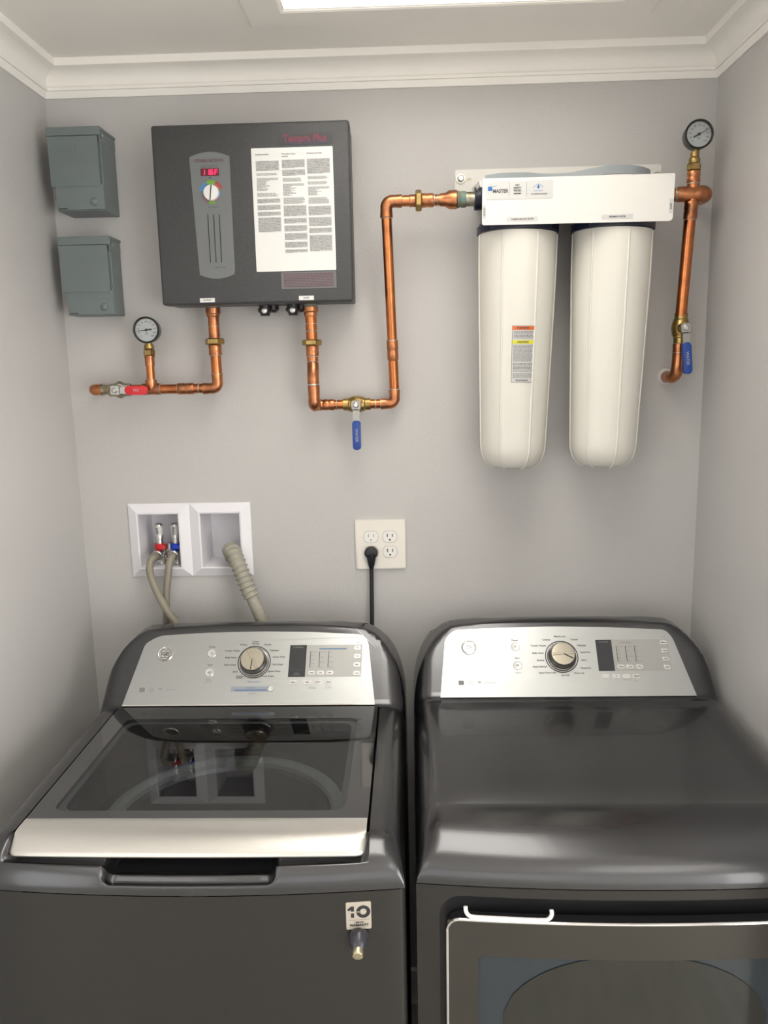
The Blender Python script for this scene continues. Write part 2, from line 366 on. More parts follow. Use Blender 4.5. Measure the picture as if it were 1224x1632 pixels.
# ------------------------------------------------------------------ grey electrical enclosures
def enclosure(label, x0, x1, z0, z1, d, zc):
    """x0..x1, z0..z1: front outline; d: depth; zc: lower edge of the hanging cover"""
    t = thing('electrical_enclosure', label, 'electrical box', ((x0+x1)/2, -d/2, z0), 'grey metal enclosures by the left wall')
    bi = .006
    bm = new(); box(bm, x0+bi, x1, -d+.010, -.0005, z0, z1-.006, .0015); obj('body', bm, 'enclosure', t)
    bm = new()                                               # hood with side flaps
    box(bm, x0-.001, x1+.003, -d-.0015, -.0008, z1-.006, z1, .0015)
    box(bm, x0-.001, x1+.003, -d-.0015, -d+.004, z1-.018, z1-.004, .001)
    for xs in (x0-.001, x1+.0005):
        fl = Frame((xs, 0, 0), (0, -1, 0), (0, 0, 1))
        fl.prism(bm, [(.001, z1-.004), (d, z1-.004), (d, z1-.018), (d-.006, z1-.030), (.001, z1-.030)], -.0025 if xs < x0 else 0, 0 if xs < x0 else .0025)
    obj('hood', bm, 'enclosure', t)
    F = Frame((0, -d, 0), (1, 0, 0), (0, 0, 1))
    bm = new(); F.rect(bm, x0, zc, x1-.0045, z1-.019, -.008, 0, .001, .0008); obj('cover', bm, 'enclosure', t)
    cov = t.children[-1]
    bm = new(); cx = x0+(x1-x0)*.44; cz = z1-.047                # embossed mark
    for k in range(3): F.rect(bm, cx-.008+k*.007, cz-.006, cx-.0055+k*.007, cz+.006, -.0002, .0006, .0006)
    F.rect(bm, cx+.0085, cz-.007, cx+.0115, cz+.009, -.0002, .0006, .0008)
    F.rect(bm, cx-.009, cz-.010, cx+.010, cz-.0085, -.0002, .0005, .0005)
    obj('embossed_mark', bm, 'enclosure', cov)
    bm = new(); F.rect(bm, x0+.009, z0+.0015, x1+.001, zc+.004, -.010, -.0015, .001, .001); obj('lower_panel', bm, 'enclosure', t)
    lp = t.children[-1]
    bm = new(); kx = x1-.022; kz = z0+.017
    lathe(bm, (kx, -d+.0013, kz), (0, -1, 0), [(0, .0085), (.001, .0082), (.003, .0065), (.004, .0045), (.0045, .001)], 20); obj('knockout', bm, 'enclosure', lp, True)
    bm = new(); sphere(bm, (kx+.003, -d-.0035, kz), .0016, 10); obj('rivet', bm, 'steel', lp, True)
    bm = new(); F.rect(bm, x0+.012, z0+.0030, x0+.032, z0+.0048, -.002, -.0010, .0008); obj('slot', bm, 'dark', lp)
    bm = new(); lathe(bm, (x1+.0030, -d+.010, z1-.018), (1, 0, 0), [(0, .0035), (.0015, .0035), (.003, .002)], 12); obj('hinge_pin', bm, 'steel', t, True)
enclosure('upper grey metal electrical box with hinged cover, high on wall', .038, .1525, 2.0845, 2.2570, .098, 2.134)
enclosure('lower grey metal electrical box, left of the charcoal water heater', .032, .1470, 1.8605, 2.0325, .074, 1.911)

# ------------------------------------------------------------------ tankless water heater
hx0, hx1, hz0, hz1, hd = .272, .6990, 1.8742, 2.2495, .117
HF = Frame((0, -hd, 0), (1, 0, 0), (0, 0, 1))
heater = thing('water_heater', 'charcoal tankless electric water heater with red temperature readout and instruction sheet', 'water heater', ((hx0+hx1)/2, -hd/2, hz0))
bm = new(); box(bm, hx0+.002, hx1-.003, -hd+.02, -.0005, hz0+.002, hz1-.002, .003); obj('casing', bm, 'heater', heater, True)
bm = new(); box(bm, hx0, hx1, -hd, -hd+.045, hz0, hz1, .006, 3); obj('front_cover', bm, 'heater', heater, True)
bm = new()                                                    # control fascia with arched ends
pts = []
for i in range(13):
    t_ = i/12; pts.append((.3595+.078*t_, 1.9385-.009*math.sin(math.pi*t_)))
pts = [(.3605, 1.945)]+[(.3605+.0765*i/12, 1.9375-.0085*math.sin(math.pi*i/12)) for i in range(13)]+[(.4390, 1.945)]+\
      [(.4395, 2.1800)]+[(.4395-.0865*i/12, 2.1830+.0095*math.sin(math.pi*i/12)) for i in range(13)]+[(.3525, 2.1780)]
HF.prism(bm, pts, -.001, .0012, .0006, 1); fascia = obj('control_fascia', bm, 'heater_panel', heater)
bm = new(); HF.text(bm, 'STIEBEL ELTRON', .3955, 2.1745, .0062, .0016, bold=.0001, squeeze=.98)
obj('maker_lettering', bm, 'maroon', fascia)
bm = new()
HF.text(bm, 'Tankless Electric Water Heater', .3955, 2.1640, .0020, .0016); HF.text(bm, 'Chauffe-eau electrique instantane', .3955, 2.1603, .0020, .0016)
HF.text(bm, 'Set to Temperature', .3990, 2.0795, .0019, .0016)
HF.text(bm, 'Made in Germany', .4080, 1.9530, .0024, .0016)
obj('small_lettering', bm, 'black_ink', fascia)['kind'] = 'stuff'
bm = new(); HF.face(bm, [(.3925, 2.141), (.3985, 2.141), (.3955, 2.1375)], .0016); obj('set_arrow', bm, 'black_ink', fascia)
bm = new(); HF.rect(bm, .3755, 2.1435, .4155, 2.1585, .001, .0020, .0006); disp = obj('temperature_display', bm, 'led_back', fascia)
SEG = {'1': 'bc', '6': 'acdefg', 'F': 'aefg'}
bm = new()
for ch, u in (('1', .3785), ('1', .3885), ('6', .3965), ('F', .4058)):
    v0, hh, ww, tt = 2.1457, .0105, .0058, .0013; sk = .09
    R = {'a': (0, hh-tt, ww, hh), 'g': (0, hh/2-tt/2, ww, hh/2+tt/2), 'd': (0, 0, ww, tt), 'b': (ww-tt, hh/2, ww, hh), 'c': (ww-tt, 0, ww, hh/2), 'f': (0, hh/2, tt, hh), 'e': (0, 0, tt, hh/2)}
    for s_ in SEG[ch]:
        a, b, c_, d = R[s_]
        HF.face(bm, [(u+a+b*sk, v0+b), (u+c_+b*sk, v0+b), (u+c_+d*sk, v0+d), (u+a+d*sk, v0+d)], .0023)
obj('digits', bm, 'led', fascia)
ku, kv = .3965, 2.1085
for nm, m_, a0, a1, r0, r1 in (('green_band', 'green', 68, 112, .0165, .0260), ('green_band', 'green', 250, 290, .0165, .0225), ('red_band', 'red_dial', 22, 66, .0215, .0270),
                             ('red_band', 'red_light_dial', 24, 62, .0170, .0215), ('blue_band', 'blue_dial', 118, 168, .0185, .0255), ('red_band', 'red_dial', 112, 150, .0160, .0185),
                             ('red_band', 'red_dial', 192, 250, .0160, .0190), ('blue_band', 'blue_dial', -28, 4, .0165, .0195), ('red_band', 'red_dial', -70, -30, .0160, .0185)):
    bm = new(); HF.arc(bm, ku, kv, r0, r1, a0, a1, .0016); obj(nm, bm, m_, fascia)
bm = new(); lathe(bm, (ku, -hd-.001, kv), (0, -1, 0), [(0, .0170), (.006, .0165), (.0075, .0155), (.008, .012)], 32)
obj('temperature_knob', bm, 'white_plastic', fascia, True)
bm = new(); HF.prism(bm, [(ku-.0032, kv-.0150), (ku-.0008, kv-.0152), (ku+.0008, kv), (ku+.0032, kv+.0152), (ku+.0010, kv+.0152), (ku-.0014, kv)], .0088, .0096); obj('knob_pointer', bm, 'black_plastic', fascia)
for u in (.3860, .3985, .4110):
    bm = new(); HF.rect(bm, u-.0006, 1.9640, u+.0006, 2.0640, .001, .0024); obj('vent_slot', bm, 'dark', fascia)
bm = new(); HF.rect(bm, .5435, 2.2020, .6640, 2.2240, .0001, .0006, 0); obj('name_strip', bm, 'heater', heater)
bm = new(); HF.text(bm, 'Tempra Plus', .6035, 2.2140, .0150, .0012, bold=.0007, squeeze=.90); obj('name_lettering', bm, 'red_ink', heater)
bm = new(); HF.text(bm, 'Tempra Plus', .6043, 2.2122, .0150, .0009, bold=.0007, squeeze=.90); obj('name_lettering_shadow', bm, 'navy', heater)
bm = new(); HF.prism(bm, rrect(.4870, 1.9415, .6625, 2.1965, .002), .0002, .0016); sheet = obj('instruction_sheet', bm, 'sheet', heater)
sheet['label'] = 'white instruction sheet with three columns of fine print'
ink = new(); pale = new(); grey = new()
for u, s_ in ((.4960, 'Register your product'), (.5525, 'Para registrar su nuevo'), (.6065, 'Enregistrez votre produit')):
    HF.text(ink, s_, u, 2.1835-.0, .0026, .0021, 'LEFT', bold=.00012, squeeze=.88)
HF.text(ink, 'producto', .5525, 2.1785, .0026, .0021, 'LEFT', bold=.00012)
COLS = [(.4960, .5450, [(20, 1), (6, 0), (26, 2), (9, 0), (9, 1), (10, 1), (8, 1), (29, 1)], 2.1705),
        (.5525, .6010, [(16, 1), (12, 1), (8, 0), (24, 2), (13, 0), (22, 1), (11, 1), (12, 1), (14, 1), (12, 1), (7, 1)], 2.1715),
        (.6065, .6550, [(30, 1), (7, 0), (7, 0), (18, 2), (14, 0), (19, 1), (18, 1), (11, 1), (33, 1)], 2.1725)]
for u0, u1, blocks, v in COLS:
    for hgt, kind in blocks:
        hgt *= .00104
        if kind == 1: HF.quad(pale, u0-.0006, v-hgt+.0004, u1+.0010, v+.0006, .0018)
        n = int(hgt/.00165)
        for k in range(n):
            vv = v-.0008-k*.00165; u = u0+random.uniform(0, .001)
            end = u1 if kind == 1 else u1-random.uniform(.001, .010)
            if kind == 2: end = u0+random.uniform(.012, .030) if k > 2 else u1-.002
            if k == n-1 and kind == 1: end = u0+random.uniform(.3, .9)*(u1-u0)
            while u < end:
                wd = random.uniform(.0018, .006); HF.quad(ink if kind == 1 and random.random() < .5 else grey, u, vv-.0009, min(u+wd, end), vv, .0020); u += wd+.0007
        v -= hgt+.0035
for o_ in (obj('sheet_print', ink, 'mid_ink', sheet), obj('sheet_fine_print', grey, 'fine_ink', sheet), obj('sheet_shading', pale, 'sheet_grey', sheet)): o_['kind'] = 'stuff'
bm = new(); HF.rect(bm, .5405, 1.9040, .6620, 1.9395, .0001, .0006); plate = obj('rating_plate', bm, 'heater_panel', heater)
bm = new()
for k in range(9):
    u = .5460
    while u < .6550: wd = random.uniform(.003, .009); HF.quad(bm, u, 1.9073+k*.0034, min(u+wd, .656), 1.9090+k*.0034, .0009); u += wd+.001
obj('rating_print', bm, 'maroon', plate)['kind'] = 'stuff'
for u, s_ in ((.3740, 'OUTLET'), (.5945, 'INLET')):
    bm = new(); HF.rect(bm, u-.0165, 1.8790, u+.0165, 1.8882, .0001, .0008); mk = obj('marker_label', bm, 'sheet', heater)
    bm = new(); HF.text(bm, s_, u, 1.8836, .0036, .0011, bold=.0001); obj('label_print', bm, 'black_ink', mk)
for u in (.492, .556):                                         # cable glands beneath
    bm = new(); lathe(bm, (u, -.062, 1.8738), (0, 0, -1), [(0, .014), (.006, .014), (.007, .0165), (.014, .0165), (.018, .012), (.024, .010)], 12)
    lathe(bm, (u+.018, -.05, 1.8738), (0, 0, -1), [(0, .012), (.010, .012), (.016, .006)], 10)
    gl = obj('cable_gland', bm, 'black_plastic', heater, True)
    bm = new(); lathe(bm, (u+.001, -.076, 1.861), (0, -1, 0), [(0, .0065), (.004, .0062), (.005, .003)], 12); obj('gland_screw', bm, 'steel', gl, True)

# ------------------------------------------------------------------ copper pipework
PR, FR = .0111, .0134
def seg_pipe(t, a, b, r=PR, m='copper', name='pipe'):
    bm = new(); cyl(bm, a, b, r, seg=24); return obj(name, bm, m, t, True)
def ring(t, p, d, r=FR+.0004, w=.0022, m='solder', name='solder_joint'):
    p = Vector(p); d = Vector(d).normalized(); bm = new()
    lathe(bm, p-d*w/2, d, [(0, r-.001), (w*.3, r), (w*.7, r), (w, r-.001)], 24); return obj(name, bm, m, t, True)
def coupling(t, a, b, r=FR, name='coupling', m='copper_fit'):
    a, b = Vector(a), Vector(b); d = b-a; L = d.length; bm = new()
    lathe(bm, a, d, [(0, r-.0008), (.0015, r), (L/2-.003, r), (L/2, r-.0009), (L/2+.003, r), (L-.0015, r), (L, r-.0008)], 24)
    return obj(name, bm, m, t, True)
def elbow(t, p, d1, d2, arm=.024, r=FR, name='elbow'):
    """p: the corner; d1, d2: directions of the two arms"""
    p, d1, d2 = Vector(p), Vector(d1).normalized(), Vector(d2).normalized(); bd = .016
    pts = [p+d1*arm, p+d1*(arm-.003), p+d1*bd]
    for i in range(1, 9): k = i/9; pts.append(p+d1*bd*(1-k)**2+d2*bd*k*k)
    pts += [p+d2*bd, p+d2*(arm-.003), p+d2*arm]
    rs = [r, r]+[r-.0012]+[r-.0004]*8+[r-.0012]+[r, r]
    bm = new(); tube(bm, pts, rs, 20); return obj(name, bm, 'copper_fit', t, True)
def tee(t, p, d, b, arm=.024, name='tee'):
    p, d, b = Vector(p), Vector(d).normalized(), Vector(b).normalized(); bm = new()
    lathe(bm, p-d*arm, d, [(0, FR), (arm-.012, FR), (arm, FR-.0008), (arm+.012, FR), (2*arm, FR)], 24); cyl(bm, p, p+b*arm, FR, seg=24)
    return obj(name, bm, 'copper_fit', t, True)
def union_nut(t, p, d, r=.0195, w=.013, m='brass', name='union_nut'):
    p, d = Vector(p), Vector(d).normalized(); bm = new()
    a = Vector((0, -1, 0)); b = d.cross(a)
    A, B = [], []
    for i in range(6):
        th = math.radians(60*i+30); o = (a*math.cos(th)+b*math.sin(th))*r
        A.append(bm.verts.new(p-d*w/2+o)); B.append(bm.verts.new(p+d*w/2+o))
    for i in range(6): bm.faces.new((A[i], A[(i+1) % 6], B[(i+1) % 6], B[i]))
    fa = bm.faces.new(A); fb = bm.faces.new(B)
    bmesh.ops.bevel(bm, geom=list(fa.edges)+list(fb.edges), offset=.0022, segments=1, affect='EDGES')
    return obj(name, bm, m, t)
def ball_valve(label, p, axis, lever, grip, half=.034, steel=.034, sleeve=.066, wide=.022, m='brass', words='WATER', dl=0):
    """quarter-turn valve: body on axis, stem towards the viewer, lever direction"""
    p, ax, lv = Vector(p), Vector(axis).normalized(), Vector(lever).normalized(); out = Vector((0, -1, 0))
    t = thing('ball_valve', label, 'valve', p)
    bm = new(); lathe(bm, p-ax*half, ax, [(0, .0145), (.012, .0145), (.014, .0165), (.017, .0165), (.020, .0185), (half, .0205), (2*half-.020, .0185), (2*half-.017, .0165), (2*half-.014, .0165), (2*half-.012, .0145), (2*half, .0145)], 8 if m == 'tarnish' else 12)
    cyl(bm, p, p+out*.028, .0125, seg=12); obj('body', bm, m, t, True)
    bm = new(); cyl(bm, p+out*.026, p+out*.034, .009, seg=6); obj('packing_nut', bm, m, t)
    F = Frame(p+out*.034, out.cross(-lv) if False else lv.cross(out), lv); F.N = out
    def q(u, v, n): return F.o+F.U*u+F.V*v+F.N*n
    F.p = q
    bm = new(); F.prism(bm, rrect(-.010, -.010, .010, .012, .004), 0, .0022); F.prism(bm, [(-.0075, .010), (.0075, .010), (.008, steel+.01), (-.008, steel+.01)], .0003, .0022)
    lever_o = obj('lever', bm, 'dull_steel' if m != 'tarnish' else 'steel', t)
    bm = new(); lathe(bm, F.o, out, [(.002, .0072), (.006, .0072), (.0078, .005), (.008, .001)], 6); obj('lever_nut', bm, 'steel', lever_o)
    bm = new(); F.prism(bm, rrect(-wide/2, steel, wide/2, steel+sleeve, wide*.38), -.003, .006, .0028, 3); obj('grip', bm, grip, lever_o, True)
    bm = new(); v = steel+.010                                  # raised letters along the grip
    G = Frame(F.o, F.V, F.U); G.p = lambda u, v_, n: F.o+F.V*u+(F.V.cross(F.N))*-v_*1+F.N*n
    G.text(bm, words, steel+sleeve/2, 0, wide*.34, .0064, squeeze=1.0); obj('grip_lettering', bm, 'light_ink', lever_o)
    return t
def gauge(label, p, face_dir, needle, stem_dir=(0, 0, -1), r=.030):
    p, d = Vector(p), Vector(face_dir).normalized(); t = thing('pressure_gauge', label, 'gauge', p)
    U = Vector((0, 0, 1)).cross(d)*1; U.normalize(); F = Frame(p, U, d.cross(U)); depth = .028
    bm = new(); lathe(bm, p-d*depth/2, d, [(0, r*.86), (.004, r*.93), (depth-.004, r*.96), (depth-.003, r), (depth+.002, r), (depth+.003, r*.97), (depth+.0005, r*.86), (depth-.002, r*.85)], 40); obj('case', bm, 'gauge_back', t, True)
    n = depth/2-.0018
    bm = new(); F.prism(bm, [(r*.87*math.cos(a*math.pi/20), r*.87*math.sin(a*math.pi/20)) for a in range(40)], n-.001, n); face = obj('dial_face', bm, 'gauge_face', t)
    bm = new()
    for k in range(11):
        a = math.radians(225-27*k); F.text(bm, str(k*20) if k else '0', r*.62*math.cos(a), r*.62*math.sin(a), r*.115, n+.0004)
    for k in range(51):
        a = math.radians(225-5.4*k); c_, s_ = math.cos(a), math.sin(a); w_ = .00022; l = .74 if k % 5 == 0 else .79
        F.face(bm, [(r*l*c_-w_*s_, r*l*s_+w_*c_), (r*l*c_+w_*s_, r*l*s_-w_*c_), (r*.84*c_+w_*s_, r*.84*s_-w_*c_), (r*.84*c_-w_*s_, r*.84*s_+w_*c_)], n+.0003)
    F.text(bm, 'PSI', 0, -r*.28, r*.12, n+.0004); obj('scale', bm, 'black_ink', face)
    bm = new(); a = math.radians(needle); c_, s_ = math.cos(a), math.sin(a); w_ = .0005
    F.prism(bm, [(-r*.42*c_-w_*3*s_, -r*.42*s_+w_*3*c_), (-r*.42*c_+w_*3*s_, -r*.42*s_-w_*3*c_), (r*.78*c_+w_*.6*s_, r*.78*s_-w_*.6*c_), (r*.78*c_-w_*.6*s_, r*.78*s_+w_*.6*c_)], n+.0012, n+.0018)
    F.prism(bm, [(r*.10*math.cos(q*math.pi/8), r*.10*math.sin(q*math.pi/8)) for q in range(16)], n+.0008, n+.0026); obj('needle', bm, 'black_ink', face)
    bm = new(); F.prism(bm, [(r*.93*math.cos(a*math.pi/20), r*.93*math.sin(a*math.pi/20)) for a in range(40)], depth/2+.0012, depth/2+.0020); obj('lens', bm, 'gauge_glass', t)
    sd = Vector(stem_dir); bm = new(); cyl(bm, p+sd*r*.86, p+sd*(r+.011), .0065, seg=12); obj('stem', bm, 'brass', t, True)
    return t

Y1 = -.060
# run 1: hot outlet, left
z1 = 1.6895; hxp = .3725
t = thing('copper_pipe_run', 'short copper pipe run with a tee, from left wall stub up to the water heater', 'pipe', (.22, Y1, z1))
elbow(t, (.0775, Y1, z1+.001), (0, 1, 0), (1, 0, 0), .022); seg_pipe(t, (.0775, -.0005, z1+.001), (.0775, Y1+.016, z1+.001))
seg_pipe(t, (.095, Y1, z1+.001), (.118, Y1, z1+.001), .0118, 'tarnish', 'threaded_nipple')
seg_pipe(t, (.168, Y1, z1), (.2, Y1, z1)); tee(t, (.2165, Y1, z1), (1, 0, 0), (0, 0, 1), .021)
ring(t, (.2385, Y1, z1), (1, 0, 0)); seg_pipe(t, (.236, Y1, z1-.0005), (.36, Y1, z1-.0005))
coupling(t, (.279, Y1, z1-.0005), (.316, Y1, z1-.0005)); ring(t, (.279, Y1, z1), (1, 0, 0), FR, .0015); ring(t, (.3285, Y1, z1), (1, 0, 0), PR+.0006, .004)
elbow(t, (hxp, Y1, z1-.001), (-1, 0, 0), (0, 0, 1), .034); ring(t, (hxp, Y1, z1+.033), (0, 0, 1))
seg_pipe(t, (hxp, Y1, z1+.03), (hxp-.001, Y1, 1.778), .0123)
coupling(t, (hxp-.001, Y1, 1.764), (hxp-.001, Y1, 1.788), .0152); ring(t, (hxp-.001, Y1, 1.7640), (0, 0, 1), .0150, .002)
union_nut(t, (hxp-.001, Y1, 1.7955), (0, 0, 1), .0225, .014)
seg_pipe(t, (hxp-.001, Y1, 1.802), (hxp-.001, Y1, 1.86), .0128, 'copper_fit'); ring(t, (hxp-.001, Y1, 1.8285), (0, 0, 1), .0132, .002)
bm = new(); lathe(bm, (hxp-.001, Y1, 1.850), (0, 0, 1), [(0, .0135), (.004, .0155), (.006, .0155), (.008, .0170), (.020, .0172), (.021, .0155)], 24); obj('adapter', bm, 'copper_fit', t, True)
bm = new(); cyl(bm, (hxp-.001, Y1, 1.868), (hxp-.001, Y1, 1.8738), .0150, seg=20); obj('threads', bm, 'patina', t)
seg_pipe(t, (.2168, Y1, z1+.02), (.2170, Y1, 1.757), .0095); ring(t, (.2168, Y1, z1+.022), (0, 0, 1), FR-.0005, .002)
bm = new(); lathe(bm, (.2170, Y1, 1.742), (0, 0, 1), [(0, .0108), (.004, .0112), (.018, .0112), (.022, .0128), (.024, .0128)], 16); obj('reducer', bm, 'copper_fit', t, True)
union_nut(t, (.2172, Y1, 1.7735), (0, 0, 1), .0135, .015, 'brass', 'gauge_adapter')
bm = new(); lathe(bm, (.2175, Y1, 1.781), (0, 0, 1), [(0, .0100), (.002, .0118), (.008, .0118), (.0085, .010), (.0125, .010)], 12); obj('gauge_bushing', bm, 'brass', t, True)
ball_valve('small tarnished valve with a red lever, left end of the pipework', (.1420, Y1, z1), (1, 0, 0), (1, 0, -.02), 'red_grip', .026, .024, .052, .020, 'tarnish', 'YES')
gauge('left pressure gauge, above the red valve lever', (.2190, Y1-.004, 1.8240), (.03, -1, .0), 186)

# run 2: cold loop between heater and filter
Y2, YT = -.066, -.098
t = thing('copper_pipe_run', 'long copper pipe loop from water heater down, across and up to filter', 'pipe', (.78, Y2, 1.645))
ix = .5965
bm = new(); cyl(bm, (ix, Y2, 1.8665), (ix, Y2, 1.8738), .0155, seg=20); obj('threads', bm, 'patina', t)
bm = new(); lathe(bm, (ix, Y2, 1.845), (0, 0, 1), [(0, .0135), (.004, .0152), (.010, .0152), (.013, .0178), (.022, .0180)], 24); obj('adapter', bm, 'copper_fit', t, True)
seg_pipe(t, (ix, Y2, 1.847), (ix+.001, Y2, 1.79), .0130, 'copper'); ring(t, (ix, Y2, 1.830), (0, 0, 1), .0134); ring(t, (ix, Y2, 1.814), (0, 0, 1), .0140, .003)
union_nut(t, (ix+.0005, Y2, 1.788), (0, 0, 1), .0225, .013)
coupling(t, (ix+.001, Y2, 1.782), (ix+.001, Y2, 1.758), .0150); ring(t, (ix+.001, Y2, 1.757), (0, 0, 1), .0150, .0025)
bm = new(); tube(bm, catmull([(ix+.001, Y2, 1.756), (ix+.001, Y2, 1.744), (ix+.0015, Y2-.004, 1.733), (ix+.002, Y2-.010, 1.722), (ix+.002, Y2-.013, 1.708), (ix+.002, Y2-.013, 1.685)], 5), .0136, 20); obj('offset_bend', bm, 'copper_fit', t, True)
ring(t, (ix+.001, Y2-.002, 1.742), (0, .3, 1), .0140, .002); ring(t, (ix+.002, Y2-.013, 1.693), (0, 0, 1), .0142, .006)
YE = Y2-.013; vz = 1.6445
elbow(t, (ix+.0025, YE, vz), (0, 0, 1), (0, 1, 0), .046, .0142)
elbow(t, (ix+.0025, Y2+.026, vz), (0, -1, 0), (1, 0, 0), .026, .0136)
ZV = Y2+.026
for y_ in (ZV,):
    coupling(t, (.615, y_, vz), (.642, y_, vz)); seg_pipe(t, (.64, y_, vz), (.664, y_, vz)); ring(t, (.6475, y_, vz), (1, 0, 0), PR+.0008, .003)
ox = .7840
seg_pipe(t, (.726, ZV, vz), (.765, ZV, vz)); ring(t, (.739, ZV, vz), (1, 0, 0), PR+.0006, .004); ring(t, (.7515, ZV, vz), (1, 0, 0), FR, .0018)
elbow(t, (ox, ZV, vz), (-1, 0, 0), (0, 0, 1), .032); ring(t, (ox, ZV-.0006, vz+.033), (0, 0, 1), FR+.0003, .003)
tx, tz = .7745, 2.0850
pa, pb = Vector((ox, ZV, vz+.03)), Vector((tx, YT, tz-.03)); seg_pipe(t, pa, pb, .0114)
dd = (pb-pa)
coupling(t, pa+dd*.185, pa+dd*.305, .0132); ring(t, pa+dd*.305, dd, .0134, .003)
elbow(t, (tx, YT, tz), (0, 0, -1), (1, 0, 0), .034, .0142); ring(t, (tx+.0006, YT, tz-.034), dd, .0146, .002); ring(t, (tx+.0335, YT, tz), (1, 0, 0), .0140, .0025)
seg_pipe(t, (tx+.03, YT, tz), (.925, YT, tz), .0118, 'copper_fit')
coupling(t, (.825, YT, tz), (.838, YT, tz), .0135); union_nut(t, (.8450, YT, tz), (1, 0, 0), .0225, .0135)
coupling(t, (.851, YT, tz), (.877, YT, tz), .0148); ring(t, (.8785, YT, tz), (1, 0, 0), .0135, .003); ring(t, (.8865, YT, tz), (1, 0, 0), .0135, .002)
bm = new(); lathe(bm, (.891, YT, tz), (1, 0, 0), [(0, .0135), (.012, .0145), (.020, .0195), (.036, .0200), (.038, .0185)], 24); obj('adapter', bm, 'copper_fit', t, True)
bm = new(); lathe(bm, (.928, YT, tz), (1, 0, 0), [(0, .017), (.004, .0185), (.008, .016), (.012, .0175), (.020, .0165)], 20); obj('threads', bm, 'patina', t, True)
bm = new(); cyl(bm, (.947, YT, tz), (.9658, YT, tz), .0150, seg=20); obj('nipple', bm, 'tarnish', t, True)
ball_valve('ball valve with blue lever hanging straight down, centre of the pipework', (.6950, ZV, vz), (1, 0, 0), (.0, 0, -1), 'blue_grip', .032, .036, .068, .0195, 'brass', 'WATER')

# run 3: right side
rx = 1.4335
t = thing('copper_pipe_run', 'vertical copper pipe by the right wall, from filter outlet down into wall', 'pipe', (rx, -.095, 1.70))
YR = -.098; rz = 2.0830
seg_pipe(t, (1.372, YR, rz), (1.405, YR, rz), .0125, 'copper_fit'); ring(t, (1.3985, YR, rz), (1, 0, 0), .0150, .006, 'tarnish')
bm = new(); lathe(bm, (1.400, YR, rz), (1, 0, 0), [(0, .0145), (.004, .0160), (.028, .0165), (.045, .0175)], 24); obj('tee', bm, 'copper_fit', t, True)
bm = new(); tube(bm, catmull([(1.437, YR, rz), (1.452, YR-.001, rz), (1.462, YR+.008, rz), (1.464, YR+.024, rz), (1.464, YR+.036, rz)], 6), .0172, 20); obj('elbow', bm, 'copper_fit', t, True)
seg_pipe(t, (1.464, YR+.03, rz), (1.464, -.0005, rz), .0112)
bx = 1.4350
seg_pipe(t, (bx, YR, rz), (bx, YR, 2.118), .0130, 'copper_fit'); coupling(t, (bx, YR, 2.105), (bx, YR, 2.129), .0140); ring(t, (bx, YR, 2.104), (0, 0, 1), .0140, .003)
union_nut(t, (bx, YR, 2.1375), (0, 0, 1), .0150, .016, 'brass', 'gauge_adapter')
bm = new(); lathe(bm, (bx+.0005, YR, 2.145), (0, 0, 1), [(0, .0110), (.004, .0120), (.010, .0115), (.013, .009), (.022, .009)], 12); obj('gauge_bushing', bm, 'brass', t, True)
p0, p1 = Vector((1.4335, YR, rz-.01)), Vector((1.4320, -.066, 1.830))
seg_pipe(t, p0, p1, .0125); coupling(t, p0+(p1-p0)*.02, p0+(p1-p0)*.17, .0145); ring(t, p0+(p1-p0)*.17, p1-p0, .0145, .002)
ball_valve('ball valve with blue lever beside right wall, below the filter outlet pipe', (1.4330, -.064, 1.8020), (0, 0, 1), (.09, 0, -1), 'blue_grip', .033, .032, .070, .0190, 'brass', 'WATER')
bm = new(); tube(bm, catmull([(1.4310, -.064, 1.768), (1.4308, -.064, 1.742), (1.4304, -.062, 1.716), (1.4290, -.056, 1.700), (1.4260, -.042, 1.693), (1.4250, -.0005, 1.693)], 6), .0138, 20); obj('elbow', bm, 'copper_fit', t, True)
ring(t, (1.4309, -.064, 1.748), (0, 0, 1), .0142, .003)
bm = new(); lathe(bm, (1.424, -.0002, 1.693), (0, -1, 0), [(0, .0195), (.0012, .0185), (.003, .0150), (.004, .0138)], 18); obj('caulk_collar', bm, 'caulk', t, True)
gauge('right pressure gauge, at the top of the pipe beside the filters', (1.4385, YR, 2.2000), (-.02, -1, .02), 27)

# ------------------------------------------------------------------ twin water filter
fx0, fx1, fz0, fz1, fy = .9735, 1.3640, 2.0140, 2.1050, -.200
t = thing('water_filter', 'twin white canister water filter hanging on a white metal wall bracket', 'water filter', (1.16, -.1, 1.50))
bm = new(); WF.prism(bm, rrect(.9295, 2.1060, 1.3940, 2.1665, .006), .0005, .0035); obj('wall_plate', bm, 'bracket', t)
wp = t.children[-1]
bm = new(); WF.arc(bm, .9425, 2.1470, 0, .0118, 0, 360, .0040, 24); WF.rect(bm, .955, 2.1435, .967, 2.1475, .003, .0041, .002); obj('slot', bm, 'tarnish', wp)
for bx_ in (.9425, 1.384):
    bm = new(); lathe(bm, (bx_, -.0035, 2.1470 if bx_ < 1 else 2.140), (0, -1, 0), [(0, .0110), (.002, .0108), (.0022, .0078), (.0030, .0078)], 20)
    lathe(bm, (bx_, -.0060, 2.1470 if bx_ < 1 else 2.140), (0, -1, 0), [(0, .0082), (.006, .0080), (.0075, .0060)], 6); obj('lag_bolt', bm, 'steel', wp)
bm = new()                                                        # folded bracket: top, front plate, gusset
box(bm, fx0+.006, fx1-.006, fy+.002, -.0035, fz1-.009, fz1-.006)
